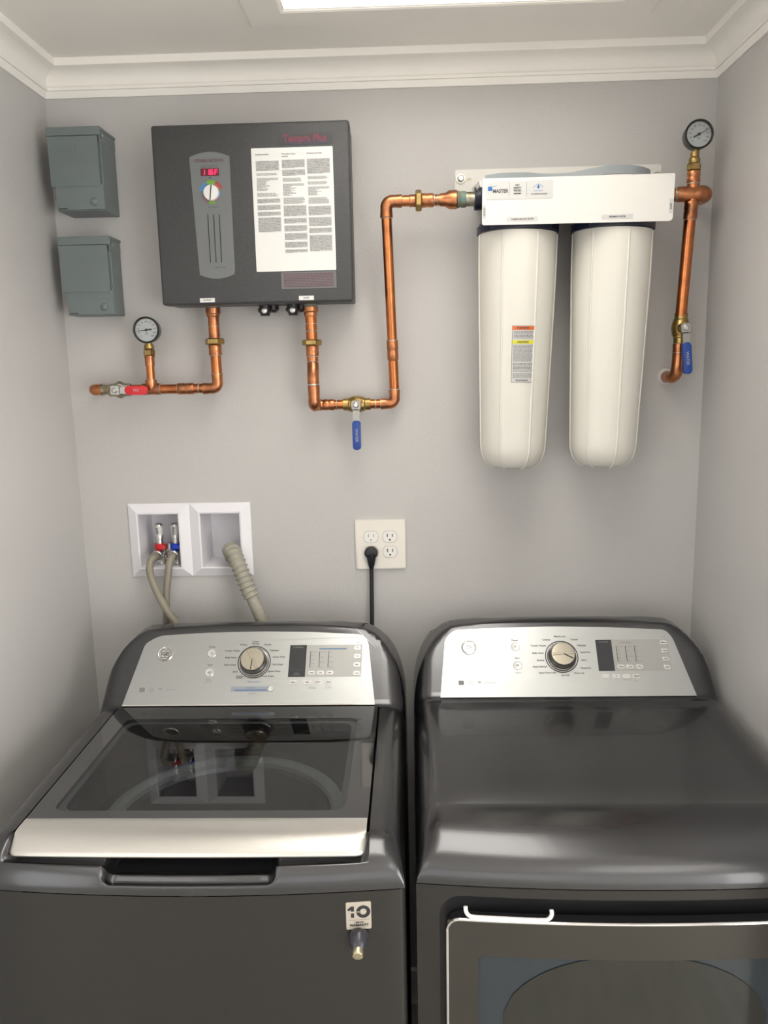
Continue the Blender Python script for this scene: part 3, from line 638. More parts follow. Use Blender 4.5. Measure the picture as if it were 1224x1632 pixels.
F2 = Frame((0, fy, 0), (1, 0, 0), (0, 0, 1)); F2.prism(bm, round_poly([(fx0, fz0), (fx1-.0015, fz0-.001), (fx1, fz1), (fx0+.001, fz1)], [.005, .007, .002, .002]), -.0015, .0015, .0008, 1)
for xg in (fx0+.002,):
    G = Frame((xg-.004, 0, 0), (0, -1, 0), (0, 0, 1)); G.prism(bm, [(.003, 2.128), (.003, 2.106), (.196, fz1-.012), (.196, fz1-.003)], 0, .0025)
bkt = obj('bracket', bm, 'bracket', t)
bm = new(); F2.rect(bm, .9815, 2.0635, 1.1180, 2.0985, .0015, .0021, .001); lab = obj('maker_label', bm, 'label', bkt)
bm = new(); F2.text(bm, 'MASTER', 1.0110, 2.0795, .0072, .0026, bold=.0003, squeeze=.88); F2.quad(bm, 1.0290, 2.0670, 1.0294, 2.0965, .0025); F2.quad(bm, 1.0640, 2.0670, 1.0644, 2.0965, .0025)
for k, s_ in enumerate(('BUILT', 'SAFETY', 'TESTED', 'CERTIFIED')): F2.text(bm, s_, 1.0455, 2.0905-k*.0055, .0034 if k in (1, 2) else .0024, .0026, bold=.0002)
F2.text(bm, 'WATER FILTRATION', 1.0900, 2.0722, .0026, .0026, bold=.0001); obj('label_print', bm, 'grey_ink', bkt)
bm = new(); F2.rect(bm, .9855, 2.0805, .9945, 2.0890, .0021, .0024, .001)
for a in (-.0025, 0, .0025): F2.quad(bm, .9990+a, 2.0885, 1.0003+a, 2.0900, .0026)
F2.face(bm, [(1.0850, 2.0850), (1.0880, 2.0820), (1.0910, 2.0850), (1.0885, 2.0925)], .0025); F2.arc(bm, 1.088, 2.0805, .010, .0107, 20, 75, .0025, 6); F2.arc(bm, 1.088, 2.0805, .010, .0107, 105, 160, .0025, 6)
F2.text(bm, 'Clean Water', 1.0880, 2.0785, .0026, .0026); obj('label_emblem', bm, 'blue_ink', bkt)
for u0, s_ in ((1.0240, 'CARBON BLOCK FILTER'), (1.2180, 'SEDIMENT FILTER')):
    bm = new(); F2.rect(bm, u0, 2.0195, u0+.0640, 2.0285, .0015, .0020); a_ = obj('marker_label', bm, 'label', bkt)
    bm = new(); F2.text(bm, s_, u0+.032, 2.0240, .0031, .0024, bold=.0001); obj('label_print', bm, 'black_ink', bkt)
for u0, s_, v_ in ((.9785, 'OUTLET', 2.040), (1.3580, 'INLET', 2.042)):
    bm = new(); F2.rect(bm, u0-.0035, v_-.014, u0+.0035, v_+.014, .0015, .0020); obj('marker_label', bm, 'label', bkt)
    bm = new(); F2.text(bm, s_, u0, v_, .0034, .0024, rot=math.pi/2, bold=.0001); obj('label_print', bm, 'black_ink', bkt)
for cx in (1.0590, 1.2640):
    cy = -.106
    LEAN = Matrix.Translation((cx, cy, 2.007)) @ Matrix.Rotation(math.radians(.95), 4, 'Y') @ Matrix.Translation((-cx, -cy, -2.007))
    bm = new(); lathe(bm, (cx, cy, 2.0070), (0, 0, 1), [(0, .082), (.002, .0885), (.016, .0885), (.018, .082), (.040, .078), (.075, .070), (.088, .050)], 40)
    lathe(bm, (cx-.093, YT, 2.085), (1, 0, 0), [(0, .024), (.186, .024)], 16)
    for a in range(12):
        th = math.radians(30*a+15); c_, s_ = math.cos(th), math.sin(th)
        box(bm, cx+.084*c_-.004, cx+.084*c_+.004, cy+.084*s_-.004, cy+.084*s_+.004, 2.010, 2.028, .0015)
    obj('filter_head', bm, 'head', t, True)
    bm = new(); prof = [(0, .0845), (.004, .0850), (.10, .0838), (.30, .0780), (.452, .0735)]
    for i in range(1, 9): a = math.radians(90*i/9); prof.append((.452+.054*math.sin(a), .0735-.030*(1-math.cos(a))))
    prof += [(.5075, .040), (.509, .020), (.509, .001)]
    lathe(bm, (cx, cy, 2.0070), (0, 0, -1), prof, 64); bmesh.ops.transform(bm, matrix=LEAN, verts=bm.verts); hs = obj('canister', bm, 'housing', t, True)
    def rad(zl):
        for (a, ra), (b, rb) in zip(prof, prof[1:]):
            if a <= zl <= b and b > a: return ra+(rb-ra)*(zl-a)/(b-a)
        return .04
    for k in range(7):                                            # moulded ribs down the canister
        th = math.radians(51.43*k-(118 if cx < 1.2 else 131)); c_, s_ = math.cos(th), math.sin(th); bm = new()
        pts = [(cx+c_*(rad(l)-.0006), cy+s_*(rad(l)-.0006), 2.0070-l) for l in [.003+.0448*i for i in range(11)]+[.463, .476, .487, .497, .503, .5070]]
        tube(bm, pts, .0027, 8); bmesh.ops.transform(bm, matrix=LEAN, verts=bm.verts); obj('rib', bm, 'housing', hs, True)
    if cx < 1.2:
        Lr = .0006
        def lq(bm, a0, a1, l0, l1, e):                            # a patch of label wrapped on the canister
            n_ = 6
            for i in range(n_):
                A, B = (math.radians(a0+(a1-a0)*k/n_) for k in (i, i+1))
                bm.faces.new([bm.verts.new((cx+(rad(l)+e)*math.cos(x), cy+(rad(l)+e)*math.sin(x), 2.0070-l)) for x, l in ((A, l0), (B, l0), (B, l1), (A, l1))])
        a0, a1 = -101.5, -66.5
        for nm, m_, b0, b1, l0, l1, e in (('warning_label', 'label', a0, a1, .1960, .3150, .0008), ('orange_band', 'orange', a0+1, a1-1, .1970, .2050, .0013), ('yellow_band', 'yellow', a0+1, a1-1, .2265, .2340, .0013)):
            if m_ == 'orange': M['orange'] = mat('orange_ink', (.78, .16, .03), .4); M['yellow'] = mat('yellow_ink', (.72, .68, .02), .4)
            bm = new(); lq(bm, b0, b1, l0, l1, e); bmesh.ops.transform(bm, matrix=LEAN, verts=bm.verts); obj(nm, bm, m_, hs)
        bm = new()
        for l0, l1 in ((.2080, .2240), (.2370, .3060)):
            l = l0
            while l < l1:
                if random.random() < .84:
                    a = a0+2.5
                    while a < a1-4: wd = random.uniform(1, 4); lq(bm, a, a+wd, l, l+.0010, .0013); a += wd+.7
                l += .0027
        for l, s_ in ((.2010, 'WARNING'), (.2303, 'CAUTION'), (.3105, 'Do not remove')):
            Ft = Frame((cx+.0065, cy-rad(l)-.0016, 2.0070-l), (1, .10, 0), (0, 0, 1)); Ft.text(bm, s_, 0, 0, .0040 if l < .3 else .003, .0006, bold=.0002)
        for e0, e1, l0, l1 in ((a0, a1, .1960, .1964), (a0, a1, .3146, .3150), (a0, a0+.5, .196, .315), (a1-.5, a1, .196, .315)): lq(bm, e0, e1, l0, l1, .0014)
        bmesh.ops.transform(bm, matrix=LEAN, verts=bm.verts); obj('label_print', bm, 'grey_ink', hs)['kind'] = 'stuff'
# plastic housing wrench lying on top of the bracket
bm = new()
pts = catmull([(.985, -.150, 2.1120), (1.020, -.150, 2.1150), (1.070, -.140, 2.1160), (1.110, -.135, 2.1130), (1.160, -.140, 2.1115), (1.205, -.150, 2.1165), (1.250, -.150, 2.1215), (1.300, -.140, 2.1220), (1.338, -.110, 2.1190), (1.343, -.080, 2.1130)], 8)
prev = None
for i, p in enumerate(pts):
    h = .0085 if i > 30 else .005+.0035*i/30
    ringv = [bm.verts.new(p+Vector(o)) for o in ((0, -.002, -h), (0, .002, -h), (0, .002, h), (0, -.002, h))]
    if prev:
        for k in range(4): bm.faces.new((prev[k], prev[(k+1) % 4], ringv[(k+1) % 4], ringv[k]))
    else: bm.faces.new(ringv)
    prev = ringv
bm.faces.new(prev)
tube(bm, catmull([(1.343, -.078, 2.1130), (1.300, -.052, 2.1120), (1.250, -.050, 2.1100), (1.205, -.070, 2.1080)], 6), .0035, 6)
bmesh.ops.translate(bm, verts=bm.verts, vec=(0, .0, .0045))
tag(obj('filter_wrench', bm, 'wrench', None, True), 'pale grey curved plastic filter wrench lying on top of the filter bracket', 'wrench')

# ------------------------------------------------------------------ laundry outlet box and hoses
t = thing('laundry_outlet_box', 'white recessed laundry box with two openings, valves and drain', 'outlet box', (.27, 0, 1.2225))
OX = [(.1175, .2705), (.2705, .4225)]; oz0, oz1 = 1.2230, 1.4085
INN = [(.1435, .2435), (.2985, .3960)]; iz0, iz1 = 1.2480, 1.3830
for (a0, a1), (b0, b1) in zip(OX, INN):
    bm = new()
    rings = [[(a0, oz0), (a1, oz0), (a1, oz1), (a0, oz1), .0004], [(a0, oz0), (a1, oz0), (a1, oz1), (a0, oz1), .0035], [(b0-.004, iz0-.004), (b1+.004, iz0-.004), (b1+.004, iz1+.004), (b0-.004, iz1+.004), .0125], [(b0, iz0), (b1, iz0), (b1, iz1), (b0, iz1), .0120],
             [(b0+.003, iz0+.002), (b1-.003, iz0+.002), (b1-.003, iz1-.002), (b0+.003, iz1-.002), -.085]]
    vs = [[bm.verts.new((u, -r[4], v)) for u, v in r[:4]] for r in rings]
    for A, B in zip(vs, vs[1:]):
        for i in range(4): bm.faces.new((A[i], A[(i+1) % 4], B[(i+1) % 4], B[i]))
    bm.faces.new(vs[-1]); obj('box_tray', bm, 'box_plastic', t)
for x, ringm, lx in ((.1880, 'red_plastic', 'HOT'), (.2285, 'blue_plastic', 'COLD')):
    x -= .004; y = .020
    bm = new(); lathe(bm, (x, y, 1.303), (0, 0, 1), [(0, .0085), (.012, .0085), (.013, .0105), (.046, .0105), (.050, .0085), (.0515, .006)], 20); ar = obj('water_hammer_arrester', bm, 'steel', t, True)
    bm = new(); lathe(bm, (x, y, 1.3255), (0, 0, 1), [(0, .0107), (.0225, .0107)], 20); obj('arrester_label', bm, 'label', ar, True)
    bm = new(); Ft = Frame((x-.001, y-.0112, 1.3365), (1, 0, 0), (0, 0, 1)); Ft.text(bm, lx, 0, 0, .0055, 0, rot=math.pi/2, bold=.0004); obj('arrester_print', bm, 'grey_ink', ar)
    bm = new(); lathe(bm, (x, y, 1.288), (0, 0, 1), [(0, .0135), (.015, .0135)], 16); box(bm, x-.004, x+.018, y-.016, y-.010, 1.290, 1.300, .001); obj('valve_collar', bm, ringm, t, True)
    bm = new(); lathe(bm, (x, y+.004, 1.2500), (0, 0, 1), [(0, .011), (.010, .0105), (.020, .013), (.030, .013), (.038, .010)], 14); cyl(bm, (x, y, 1.280), (x, y-.022, 1.276), .009, seg=14); obj('valve', bm, 'chrome', t, True)
    bm = new(); lathe(bm, (x-.001, y-.018, 1.278), (0, -1, -.15), [(0, .0125), (.006, .0135), (.010, .0135), (.012, .0115)], 12); obj('hose_nut', bm, 'steel', t, True)
    bm = new(); lathe(bm, (x+.016, y-.004, 1.268), (.6, -1, -.2), [(0, .005), (.014, .006), (.018, .004)], 10); obj('lever_stub', bm, 'chrome', t, True)
bm = new(); lathe(bm, (.2055, .030, 1.2510), (0, 0, 1), [(0, .010), (.020, .009), (.024, .011), (.044, .011), (.050, .007)], 12); cyl(bm, (.18, .034, 1.262), (.235, .034, 1.262), .007, seg=12); obj('manifold', bm, 'dull_steel', t, True)
bm = new(); tube(bm, catmull([(.1825, -.012, 1.2780), (.1790, -.030, 1.2760), (.1745, -.042, 1.2620), (.1790, -.052, 1.2360), (.1960, -.062, 1.1950), (.2190, -.072, 1.1550), (.2480, -.080, 1.1110), (.2650, -.082, 1.04), (.27, -.082, .92)], 8), .0092, 14)
tag(obj('supply_hose', bm, 'hose', None, True), 'grey water hose from red-ringed hot valve, crossing in front of the other', 'hose')
bm = new(); tube(bm, catmull([(.2235, -.012, 1.2780), (.2240, -.024, 1.2760), (.2210, -.034, 1.2620), (.2170, -.038, 1.2330), (.2110, -.042, 1.1850), (.2080, -.046, 1.1250), (.2065, -.050, 1.04), (.206, -.055, .92)], 8), .0092, 14)
tag(obj('supply_hose', bm, 'hose', None, True), 'grey water hose hanging straight down from the blue-ringed cold valve', 'hose')
path = catmull([(.3600, .050, 1.2520), (.3590, .030, 1.2720), (.3640, .000, 1.2870), (.3790, -.030, 1.2880), (.3940, -.052, 1.2690), (.4080, -.064, 1.2400), (.4220, -.074, 1.2060), (.4370, -.081, 1.1730), (.4500, -.086, 1.1420), (.4680, -.090, 1.1000), (.4850, -.094, 1.05), (.495, -.094, .94)], 26)
L = 0; rs = []; Ls = [0]
for a, b in zip(path, path[1:]): L += (b-a).length; Ls.append(L)
for l in Ls:
    if l < .075: r = .0165+.0012*min(1, l/.05)+.0004*math.sin(l*800)
    elif l < .222:
        ph = ((l-.075) % .0127)/.0127; r = .0172+.0042*max(0, 1-abs(ph-.5)*4.2)**.7
    else: r = .0150+.0007*math.sin(l*2*math.pi/.0040)
    rs.append(r)
bm = new(); tube(bm, path, rs, 20); tag(obj('drain_hose', bm, 'drain', None, 'all'), 'fat ribbed grey-beige drain hose curving out of the right box opening', 'hose')

# ------------------------------------------------------------------ electrical outlet, plug and cord
t = thing('wall_outlet', 'ivory double wall outlet plate with four sockets', 'outlet', (.742, 0, 1.2365))
bm = new(); WF.rect(bm, .6805, 1.2365, .8035, 1.3605, .0003, .0065, .002, .003); obj('cover_plate', bm, 'ivory', t)
for i, (u, v) in enumerate(((.7190, 1.3175), (.7655, 1.3175), (.7190, 1.2795), (.7655, 1.2795))):
    pts = [(u+.0175*math.cos(a), max(-.0138, min(.0138, .0175*math.sin(a)))+v) for a in [math.radians(k*10) for k in range(36)]]
    bm = new(); WF.prism(bm, pts, .0040, .0078, .0006, 1); rc = obj('receptacle', bm, 'receptacle', t)
    bm = new(); pts2 = [(u+(q[0]-u)*1.06, v+(q[1]-v)*1.07) for q in pts]; WF.prism(bm, pts2, .004, .0067); obj('rim_gap', bm, 'light_ink', t)
    if i == 2: continue
    bm = new()
    for du, h_ in ((-.0063, .0042), (.0063, .0036)): WF.quad(bm, u+du-.0012, v+.0035-h_, u+du+.0012, v+.0035+h_, .0081)
    WF.arc(bm, u, v-.0075, 0, .0025, 0, 360, .0081, 12); obj('slots', bm, 'black_ink' if i else 'light_ink', rc)
t = thing('power_cord', 'black appliance plug in lower left socket with cord hanging down', 'power cord', (.719, -.02, .93))
bm = new(); WF.prism(bm, [(.7190+.0165*math.cos(a), 1.2795+.0155*math.sin(a)) for a in [math.radians(k*15) for k in range(24)]], .0082, .0240, .004, 3)
tube(bm, catmull([(.7190, -.0160, 1.2760), (.7190, -.0160, 1.2620), (.7188, -.0150, 1.2480), (.7186, -.0150, 1.2380)], 5), [.0125, .0123, .012, .0117, .0113, .0108, .0104, .0099, .0094, .0088, .0081, .0075, .0068, .0063, .0058, .0055], 12)
obj('plug', bm, 'cord', t, True)
bm = new(); tube(bm, catmull([(.7186, -.0150, 1.2400), (.7182, -.0155, 1.1900), (.7178, -.020, 1.1300), (.7170, -.030, 1.0600), (.7160, -.045, 1.0), (.716, -.05, .93)], 8), .0052, 10); obj('cord', bm, 'cord', t, True)

# ------------------------------------------------------------------ appliances
def smooth(t): t = max(0, min(1, t)); return t*t*(3-2*t)
def shell(t, name, x0, x1, prof, hole=None, scoop=None, wrear=.16, zb=.963, bow=.020, ybow=None, ztop=1.165, inset=None, wside=.05, sink=None):
    """top of an appliance as a loft: prof = list of (y, z) running from the front seam over the crown, deck and console to the back"""
    xc = (x0+x1)/2; hwid = (x1-x0)/2
    ds = [0, .0008, .0025, .005, .0085, .013, .019, .026, .034, .043, .055, .07, .09, .11, .14]
    xs = [x0+d for d in ds]+[x1-d for d in ds]
    xs += [xc+hwid*k/24 for k in range(-15, 16)]
    if hole: xs += [hole[0], hole[1]]
    if scoop:
        for s_ in (scoop[0], scoop[1]): xs += [s_+k*.0022 for k in range(-9, 10)]
    xs = sorted(set(round(x, 5) for x in xs))
    out = [xs[0]]
    for x in xs[1:]:
        if x-out[-1] > .0006 or (hole and x in hole[:2]): out.append(x)
    xs = out; xs[-1] = x1
    bm = new(); grid = []
    n = len(prof); S = [0]
    for a, b in zip(prof, prof[1:]): S.append(S[-1]+math.dist(a, b))
    for j, (y, z) in enumerate(prof):
        row = []
        for x in xs:
            d = min(x-x0, x1-x); wd = wside*min(1, max(.02, (z-zb)/.055))
            zz = z
            if d < wd: zz = zb+(z-zb)*(max(0, 1-(1-d/wd)**2.6))**(1/2.6)
            if z > 1.025 and d < wrear: zz = min(zz, zb+(ztop-zb)*(max(0, 1-(1-d/wrear)**2.5))**(1/2.5))
            if z > 1.10: zz = min(zz, ztop-.014*((x-xc)/(hwid-.05))**2)
            yy = y
            if ybow and y < ybow: yy = y-bow*(1-((x-xc)/hwid)**2)*smooth((ybow-y)/(ybow-prof[0][0]))
            if inset and inset[0] < y < inset[1]:                 # shallow recessed deck panel
                f = smooth((d-.055)/.012)*smooth((y-inset[0])/.02)*smooth((inset[1]-y)/.012); zz -= .004*f
            if scoop:
                dx, dv, r_ = min(x-scoop[0], scoop[1]-x), S[j]-scoop[2], .018
                dd_ = min(dx, dv) if not (dx < r_ and dv < r_) else r_-math.hypot(r_-dx, r_-dv)
                if dd_ > 0 and j <= scoop[3]: g = smooth(dd_/.020); zz -= g*.0210; yy += g*.0100
            if sink and sink[0]+1e-5 < x < sink[1]-1e-5 and sink[2] <= j <= sink[3]: g = min(1, (j-sink[2]+1)/3); zz -= .011*g; yy += .004*g
            row.append(bm.verts.new((x, yy, zz)))
        grid.append(row)
    for j in range(n-1):
        for i in range(len(xs)-1):
            if hole and hole[0]-1e-4 <= xs[i] and xs[i+1] <= hole[1]+1e-4 and prof[j][0] >= hole[2]-1e-4 and prof[j+1][0] <= hole[3]+1e-4: continue
            bm.faces.new((grid[j][i], grid[j][i+1], grid[j+1][i+1], grid[j+1][i]))
    o = obj(name, bm, 'shell', t, 'all'); return o
def bowed_front(bm, x0, x1, z0, z1, y, bow, yb, r=.012, n=28, hole=None):
    """front panel, bowed towards the viewer, with solid sides back to yb; hole leaves an opening (x0, x1, z0, z1, radius)"""
    xc, hw = (x0+x1)/2, (x1-x0)/2
    f = lambda x: y-bow*(1-((x-xc)/hw)**2) + (r-math.sqrt(max(0, r*r-max(0, r-(min(x-x0, x1-x)))**2)))
    xs = [x0, x0+r*.1, x0+r*.35, x0+r]+[x0+r+(x1-x0-2*r)*k/n for k in range(1, n)]+[x1-r, x1-r*.35, x1-r*.1, x1]
    return xs, f

def lerp(a, b, t): return a+(b-a)*t
PH = math.hypot(.11, .14)
def console_profile(deck, p0, back, ztop):
    """from the last deck point up the sloping face (start p0), over the top to the back"""
    face = [(p0[0]+.11*k/12*1.0, p0[1]+.14*k/12) for k in range(0, 12)]
    y1, z1 = p0[0]+.107, p0[1]+.1365
    top = [(y1, z1), (y1+.005, ztop-.0045), (y1+.011, ztop-.0012), (y1+.020, ztop), (y1+.032, ztop-.0015), (y1+.042, ztop-.006), (y1+.050, ztop-.014)]
    return deck+face+top+[(back-.006, ztop-.04), (back-.001, ztop-.09), (back, .935)]

def dial(t, F, u, v, ang, words, wk):
    bm = new(); F.arc(bm, u, v, .0355, .0375, 0, 360, .0038, 40); obj('dial_ring', bm, 'black_ink', t)
    bm = new(); lathe(bm, F.p(u, v, .003), F.N, [(0, .0335), (.004, .0325), (.005, .0300), (.022, .0275), (.0235, .0262)], 48); obj('dial_body', bm, 'dial_side', t, True)
    bm = new(); lathe(bm, F.p(u, v, .0262), F.N, [(0, .0262), (.0012, .0255), (.0014, .020)], 48)
    a = math.radians(ang+32); F.prism(bm, [(u+.024*math.cos(a)-.0028*math.sin(a), v+.024*math.sin(a)+.0028*math.cos(a)), (u+.024*math.cos(a)+.0028*math.sin(a), v+.024*math.sin(a)-.0028*math.cos(a)), (u-.024*math.cos(a)+.0028*math.sin(a), v-.024*math.sin(a)-.0028*math.cos(a)), (u-.024*math.cos(a)-.0028*math.sin(a), v-.024*math.sin(a)+.0028*math.cos(a))], .0275, .0286, .0006, 1)
    obj('dial_cap', bm, 'dial_face', t, True)
    bm = new(); a = math.radians(ang); c_, s_ = math.cos(a), math.sin(a); F.prism(bm, [(u+.001*c_-.0008*s_, v+.001*s_+.0008*c_), (u+.001*c_+.0008*s_, v+.001*s_-.0008*c_), (u+.024*c_+.0008*s_, v+.024*s_-.0008*c_), (u+.024*c_-.0008*s_, v+.024*s_+.0008*c_)], .0280, .0291); obj('dial_pointer', bm, 'black_ink', t)
    bm = new()
    for s_, du, dv, al in words: F.text(bm, s_, u+du, v+dv, wk, .0034, al, bold=.00012)
    obj('dial_lettering', bm, 'grey_ink', t)
def button(t, F, u, v, w_, h_, r=None, m='silver_btn', mark=None, mm='grey_ink'):
    bm = new()
    if r: lathe(bm, F.p(u, v, .002), F.N, [(0, r), (.0012, r*.98), (.0022, r*.85), (.0018, r*.4)], 24)
    else: F.rect(bm, u-w_/2, v-h_/2, u+w_/2, v+h_/2, .002, .0045, .0018, .0010)
    obj('button', bm, m, t, bool(r))
    if mark:
        bm = new(); F.text(bm, mark, u, v, .0030 if not r else .0042, .0050, bold=.0001); obj('button_mark', bm, mm, t)
def badge(t, F, u, v, m1='chrome'):
    bm = new(); lathe(bm, F.p(u, v, .002), F.N, [(0, .0175), (.002, .0175), (.0032, .0160), (.0030, .0145), (.0026, .0140)], 32); obj('emblem', bm, m1, t, True)
    bm = new()
    for k in range(4):                                            # four curls round the rim, letters in the middle
        a = math.radians(45+90*k); F.arc(bm, u+.0062*math.cos(a), v+.0062*math.sin(a), .0044, .0055, 90*k-60, 90*k+150, .0054, 10)
    F.arc(bm, u, v, .0132, .0140, 0, 360, .0054, 28)
    F.text(bm, 'GE', u, v-.0003, .0085, .0055, bold=.0003, squeeze=.9); obj('emblem_mark', bm, 'grey_ink', t)

def console(t, F, poly, rads, cu, kv, kind, m):
    bm = new(); F.prism(bm, round_poly(poly, rads, 8), -.001, .003, .0009, 2); cp = obj('control_panel', bm, 'panel_silver', t)
    badge(cp, F, m['logo'][0], m['logo'][1])
    dial(cp, F, cu, kv, m['ang'], m['words'], .0040)
    for (u, v), mk in ((m['power'], 'O'), (m['start'], '>II')): button(cp, F, u, v, 0, 0, .0105, mark=mk)
    bm = new(); F.text(bm, 'Power', m['power'][0], m['power'][1]+.0155, .0042, .0034, bold=.0001); F.text(bm, 'Start', m['start'][0], m['start'][1]+.0175, .0042, .0034, bold=.0001)
    F.text(bm, 'Pause', m['start'][0], m['start'][1]-.0165, .0036, .0034)
    if kind == 'w': F.text(bm, 'hold to cancel', m['start'][0]-.001, m['start'][1]-.0215, .0022, .0034)
    ou, ov = m['small']; F.text(bm, 'Profile' if kind == 'w' else 'Steam', m['fld'][2]-.008, m['fld'][3]+.0050, .0026, .0034)
    obj('button_lettering', bm, 'grey_ink', cp)
    bm = new(); F.rect(bm, ou-.006, ov-.005, ou+.006, ov+.005, .0028, .0033, .001); F.arc(bm, ou+.021, ov, .0038, .0046, 0, 360, .0034, 20); F.text(bm, 'he', ou+.021, ov, .0032, .0034)
    for r_ in (.0025, .0042, .0059): F.arc(bm, ou+.041, ov-.003, r_, r_+.0008, 45, 135, .0034, 8)
    F.text(bm, 'Adaptive HE' if kind == 'w' else 'HE Sensor Dry', ou+.064, ov, .0030, .0034); obj('corner_marks', bm, 'corner_ink', cp)
    # display and button field
    d0, d1, v0, v1 = m['lcd']; lean = m['lean']
    lp = lambda u, v: (u+(v-v0)*lean, v)
    bm = new(); F.prism(bm, [lp(d0, v0), lp(d1, v0), lp(d1, v1), lp(d0, v1)], .0028, .0038); obj('display', bm, 'lcd', cp)
    f0, f1_ = d1, m['fld'][2]
    bm = new(); F.prism(bm, [lp(f0, v0), lp(f1_, v0), lp(f1_, v1), lp(f0, v1)], .0028, .0034); obj('button_field', bm, 'btn_field', cp)
    bm = new(); F.text(bm, 'EST. TIME REMAINING', *lp((d0+d1)/2, v1-.0055), .0016, .0042)
    if kind == 'w':
        F.text(bm, 'Lid Lock', *lp((d0+d1)/2, v0+.0085), .0018, .0042); F.text(bm, 'Wash Rinse Spin', *lp((d0+d1)/2, v0+.0045), .0017, .0042)
    obj('display_lettering', bm, 'light_ink', cp)
    bm = new(); bars = new(); names = m['cols']
    for k, (hd, opts) in enumerate(names):
        uu = f0+.0095+k*.0205
        P = lambda du, v: lp(uu+du, v)
        F.prism(bars, [P(-.0006, v0+.0215), P(.0006, v0+.0215), P(.0006, v1-.0150), P(-.0006, v1-.0150)], .0034, .0039)
        for q, s_ in enumerate(opts):
            vv = v1-.0165-q*(v1-v0-.038)/max(1, len(opts)-1); F.text(bm, s_, *P(.0025, vv), .0021, .0042, 'LEFT')
        u_, v_ = P(.0050, v0+.0090); button(cp, F, u_, v_, .0155, .0095, mark=hd[:7])
    nv = 4
    for q in range(nv):
        u_, v_ = lp(f1_-.0105, v1-.0075-q*(v1-v0-.013)/3.1); button(cp, F, u_, v_, .0145, .0098, mark=m['side'][q])
    if kind == 'd': F.text(bm, 'Cycle Settings', *lp(f0+.032, v1-.0070), .0030, .0042)
    obj('field_lettering', bm, 'grey_ink', cp); obj('level_bar', bars, 'black_ink', cp)
    for q, (du, mk) in enumerate(m['low']):
        button(cp, F, d0+du, v0-.0125, .0150, .0095, mark=mk, mm='red_ink' if (kind == 'w' and q == 1) else 'grey_ink')
    bm = new()
    for s_, du, dv in m['lowtxt']: F.text(bm, s_, d0+du, v0+dv, .0021, .0034)
    obj('low_lettering', bm, 'grey_ink', cp)
    return cp

# ---- washer
ax0, ax1 = .1135, .8010; axc = (ax0+ax1)/2
washer = thing('washing_machine', 'charcoal top-load washing machine with smoked glass lid, left of the pair', 'washing machine', (axc, -.49, 0))
bm = new(); yf, bow = -.831, .020
def body_mesh(bm, x0, x1, y, bow, yb, z0, z1, r=.010, n=26):
    xc, hw = (x0+x1)/2, (x1-x0)/2
    xs = [x0, x0+r*.15, x0+r*.45, x0+r]+[x0+r+(x1-x0-2*r)*k/n for k in range(1, n)]+[x1-r, x1-r*.45, x1-r*.15, x1]
    fr = []
    for x in xs:
        d = min(x-x0, x1-x); e = r-math.sqrt(max(0, r*r-max(0, r-d)**2)); fr.append((x, y-bow*(1-((x-xc)/hw)**2)+e))
    lo = [bm.verts.new((x, v, z0)) for x, v in fr]; hi = [bm.verts.new((x, v, z1)) for x, v in fr]
    for i in range(len(xs)-1): bm.faces.new((lo[i], lo[i+1], hi[i+1], hi[i]))
    b = [bm.verts.new(p) for p in ((x0, yb, z0), (x1, yb, z0), (x1, yb, z1), (x0, yb, z1))]
    bm.faces.new((b[0], b[1], b[2], b[3])); bm.faces.new((lo[0], hi[0], b[3], b[0])); bm.faces.new((lo[-1], b[1], b[2], hi[-1]))
    bm.faces.new([b[1], b[0]]+lo)
body_mesh(bm, ax0, ax1, yf, bow, -.125, .030, .9385); obj('cabinet', bm, 'front', washer, True)
for x in (ax0+.06, ax1-.06):
    for y in (-.78, -.20):
        bm = new(); lathe(bm, (x, y, 0), (0, 0, 1), [(0, .022), (.010, .022), (.014, .010), (.032, .010)], 14); obj('foot', bm, 'black_plastic', washer, True)
def ell(th, e=0, y0=-.770, z0=.940, a=.061, b=.063): th = math.radians(th); return (y0-(a+e)*math.sin(th), z0+(b+e)*math.cos(th))
crown_w = [ell(90-40*k/18) for k in range(19)]
deck_w = crown_w+[ell(t_) for t_ in (46, 42, 38, 34, 29, 24, 18, 12, 6)]+[(y, 1.003) for y in (-.765, -.74, -.69, -.64, -.59, -.54, -.49, -.44, -.40, -.36, -.33, -.312)]+[(-.301, 1.0020)]
prof = console_profile(deck_w, (-.293, 1.0020), -.125, 1.1525)
lx0, lx1 = .1655, .7445
shell(washer, 'top_shell', ax0, ax1, prof, hole=(lx0, lx1, ell(6)[0], -.301), sink=(lx0, lx1, 18, 27), scoop=(.326, .606, .013, 27), ybow=-.775, ztop=1.1525, zb=.940)
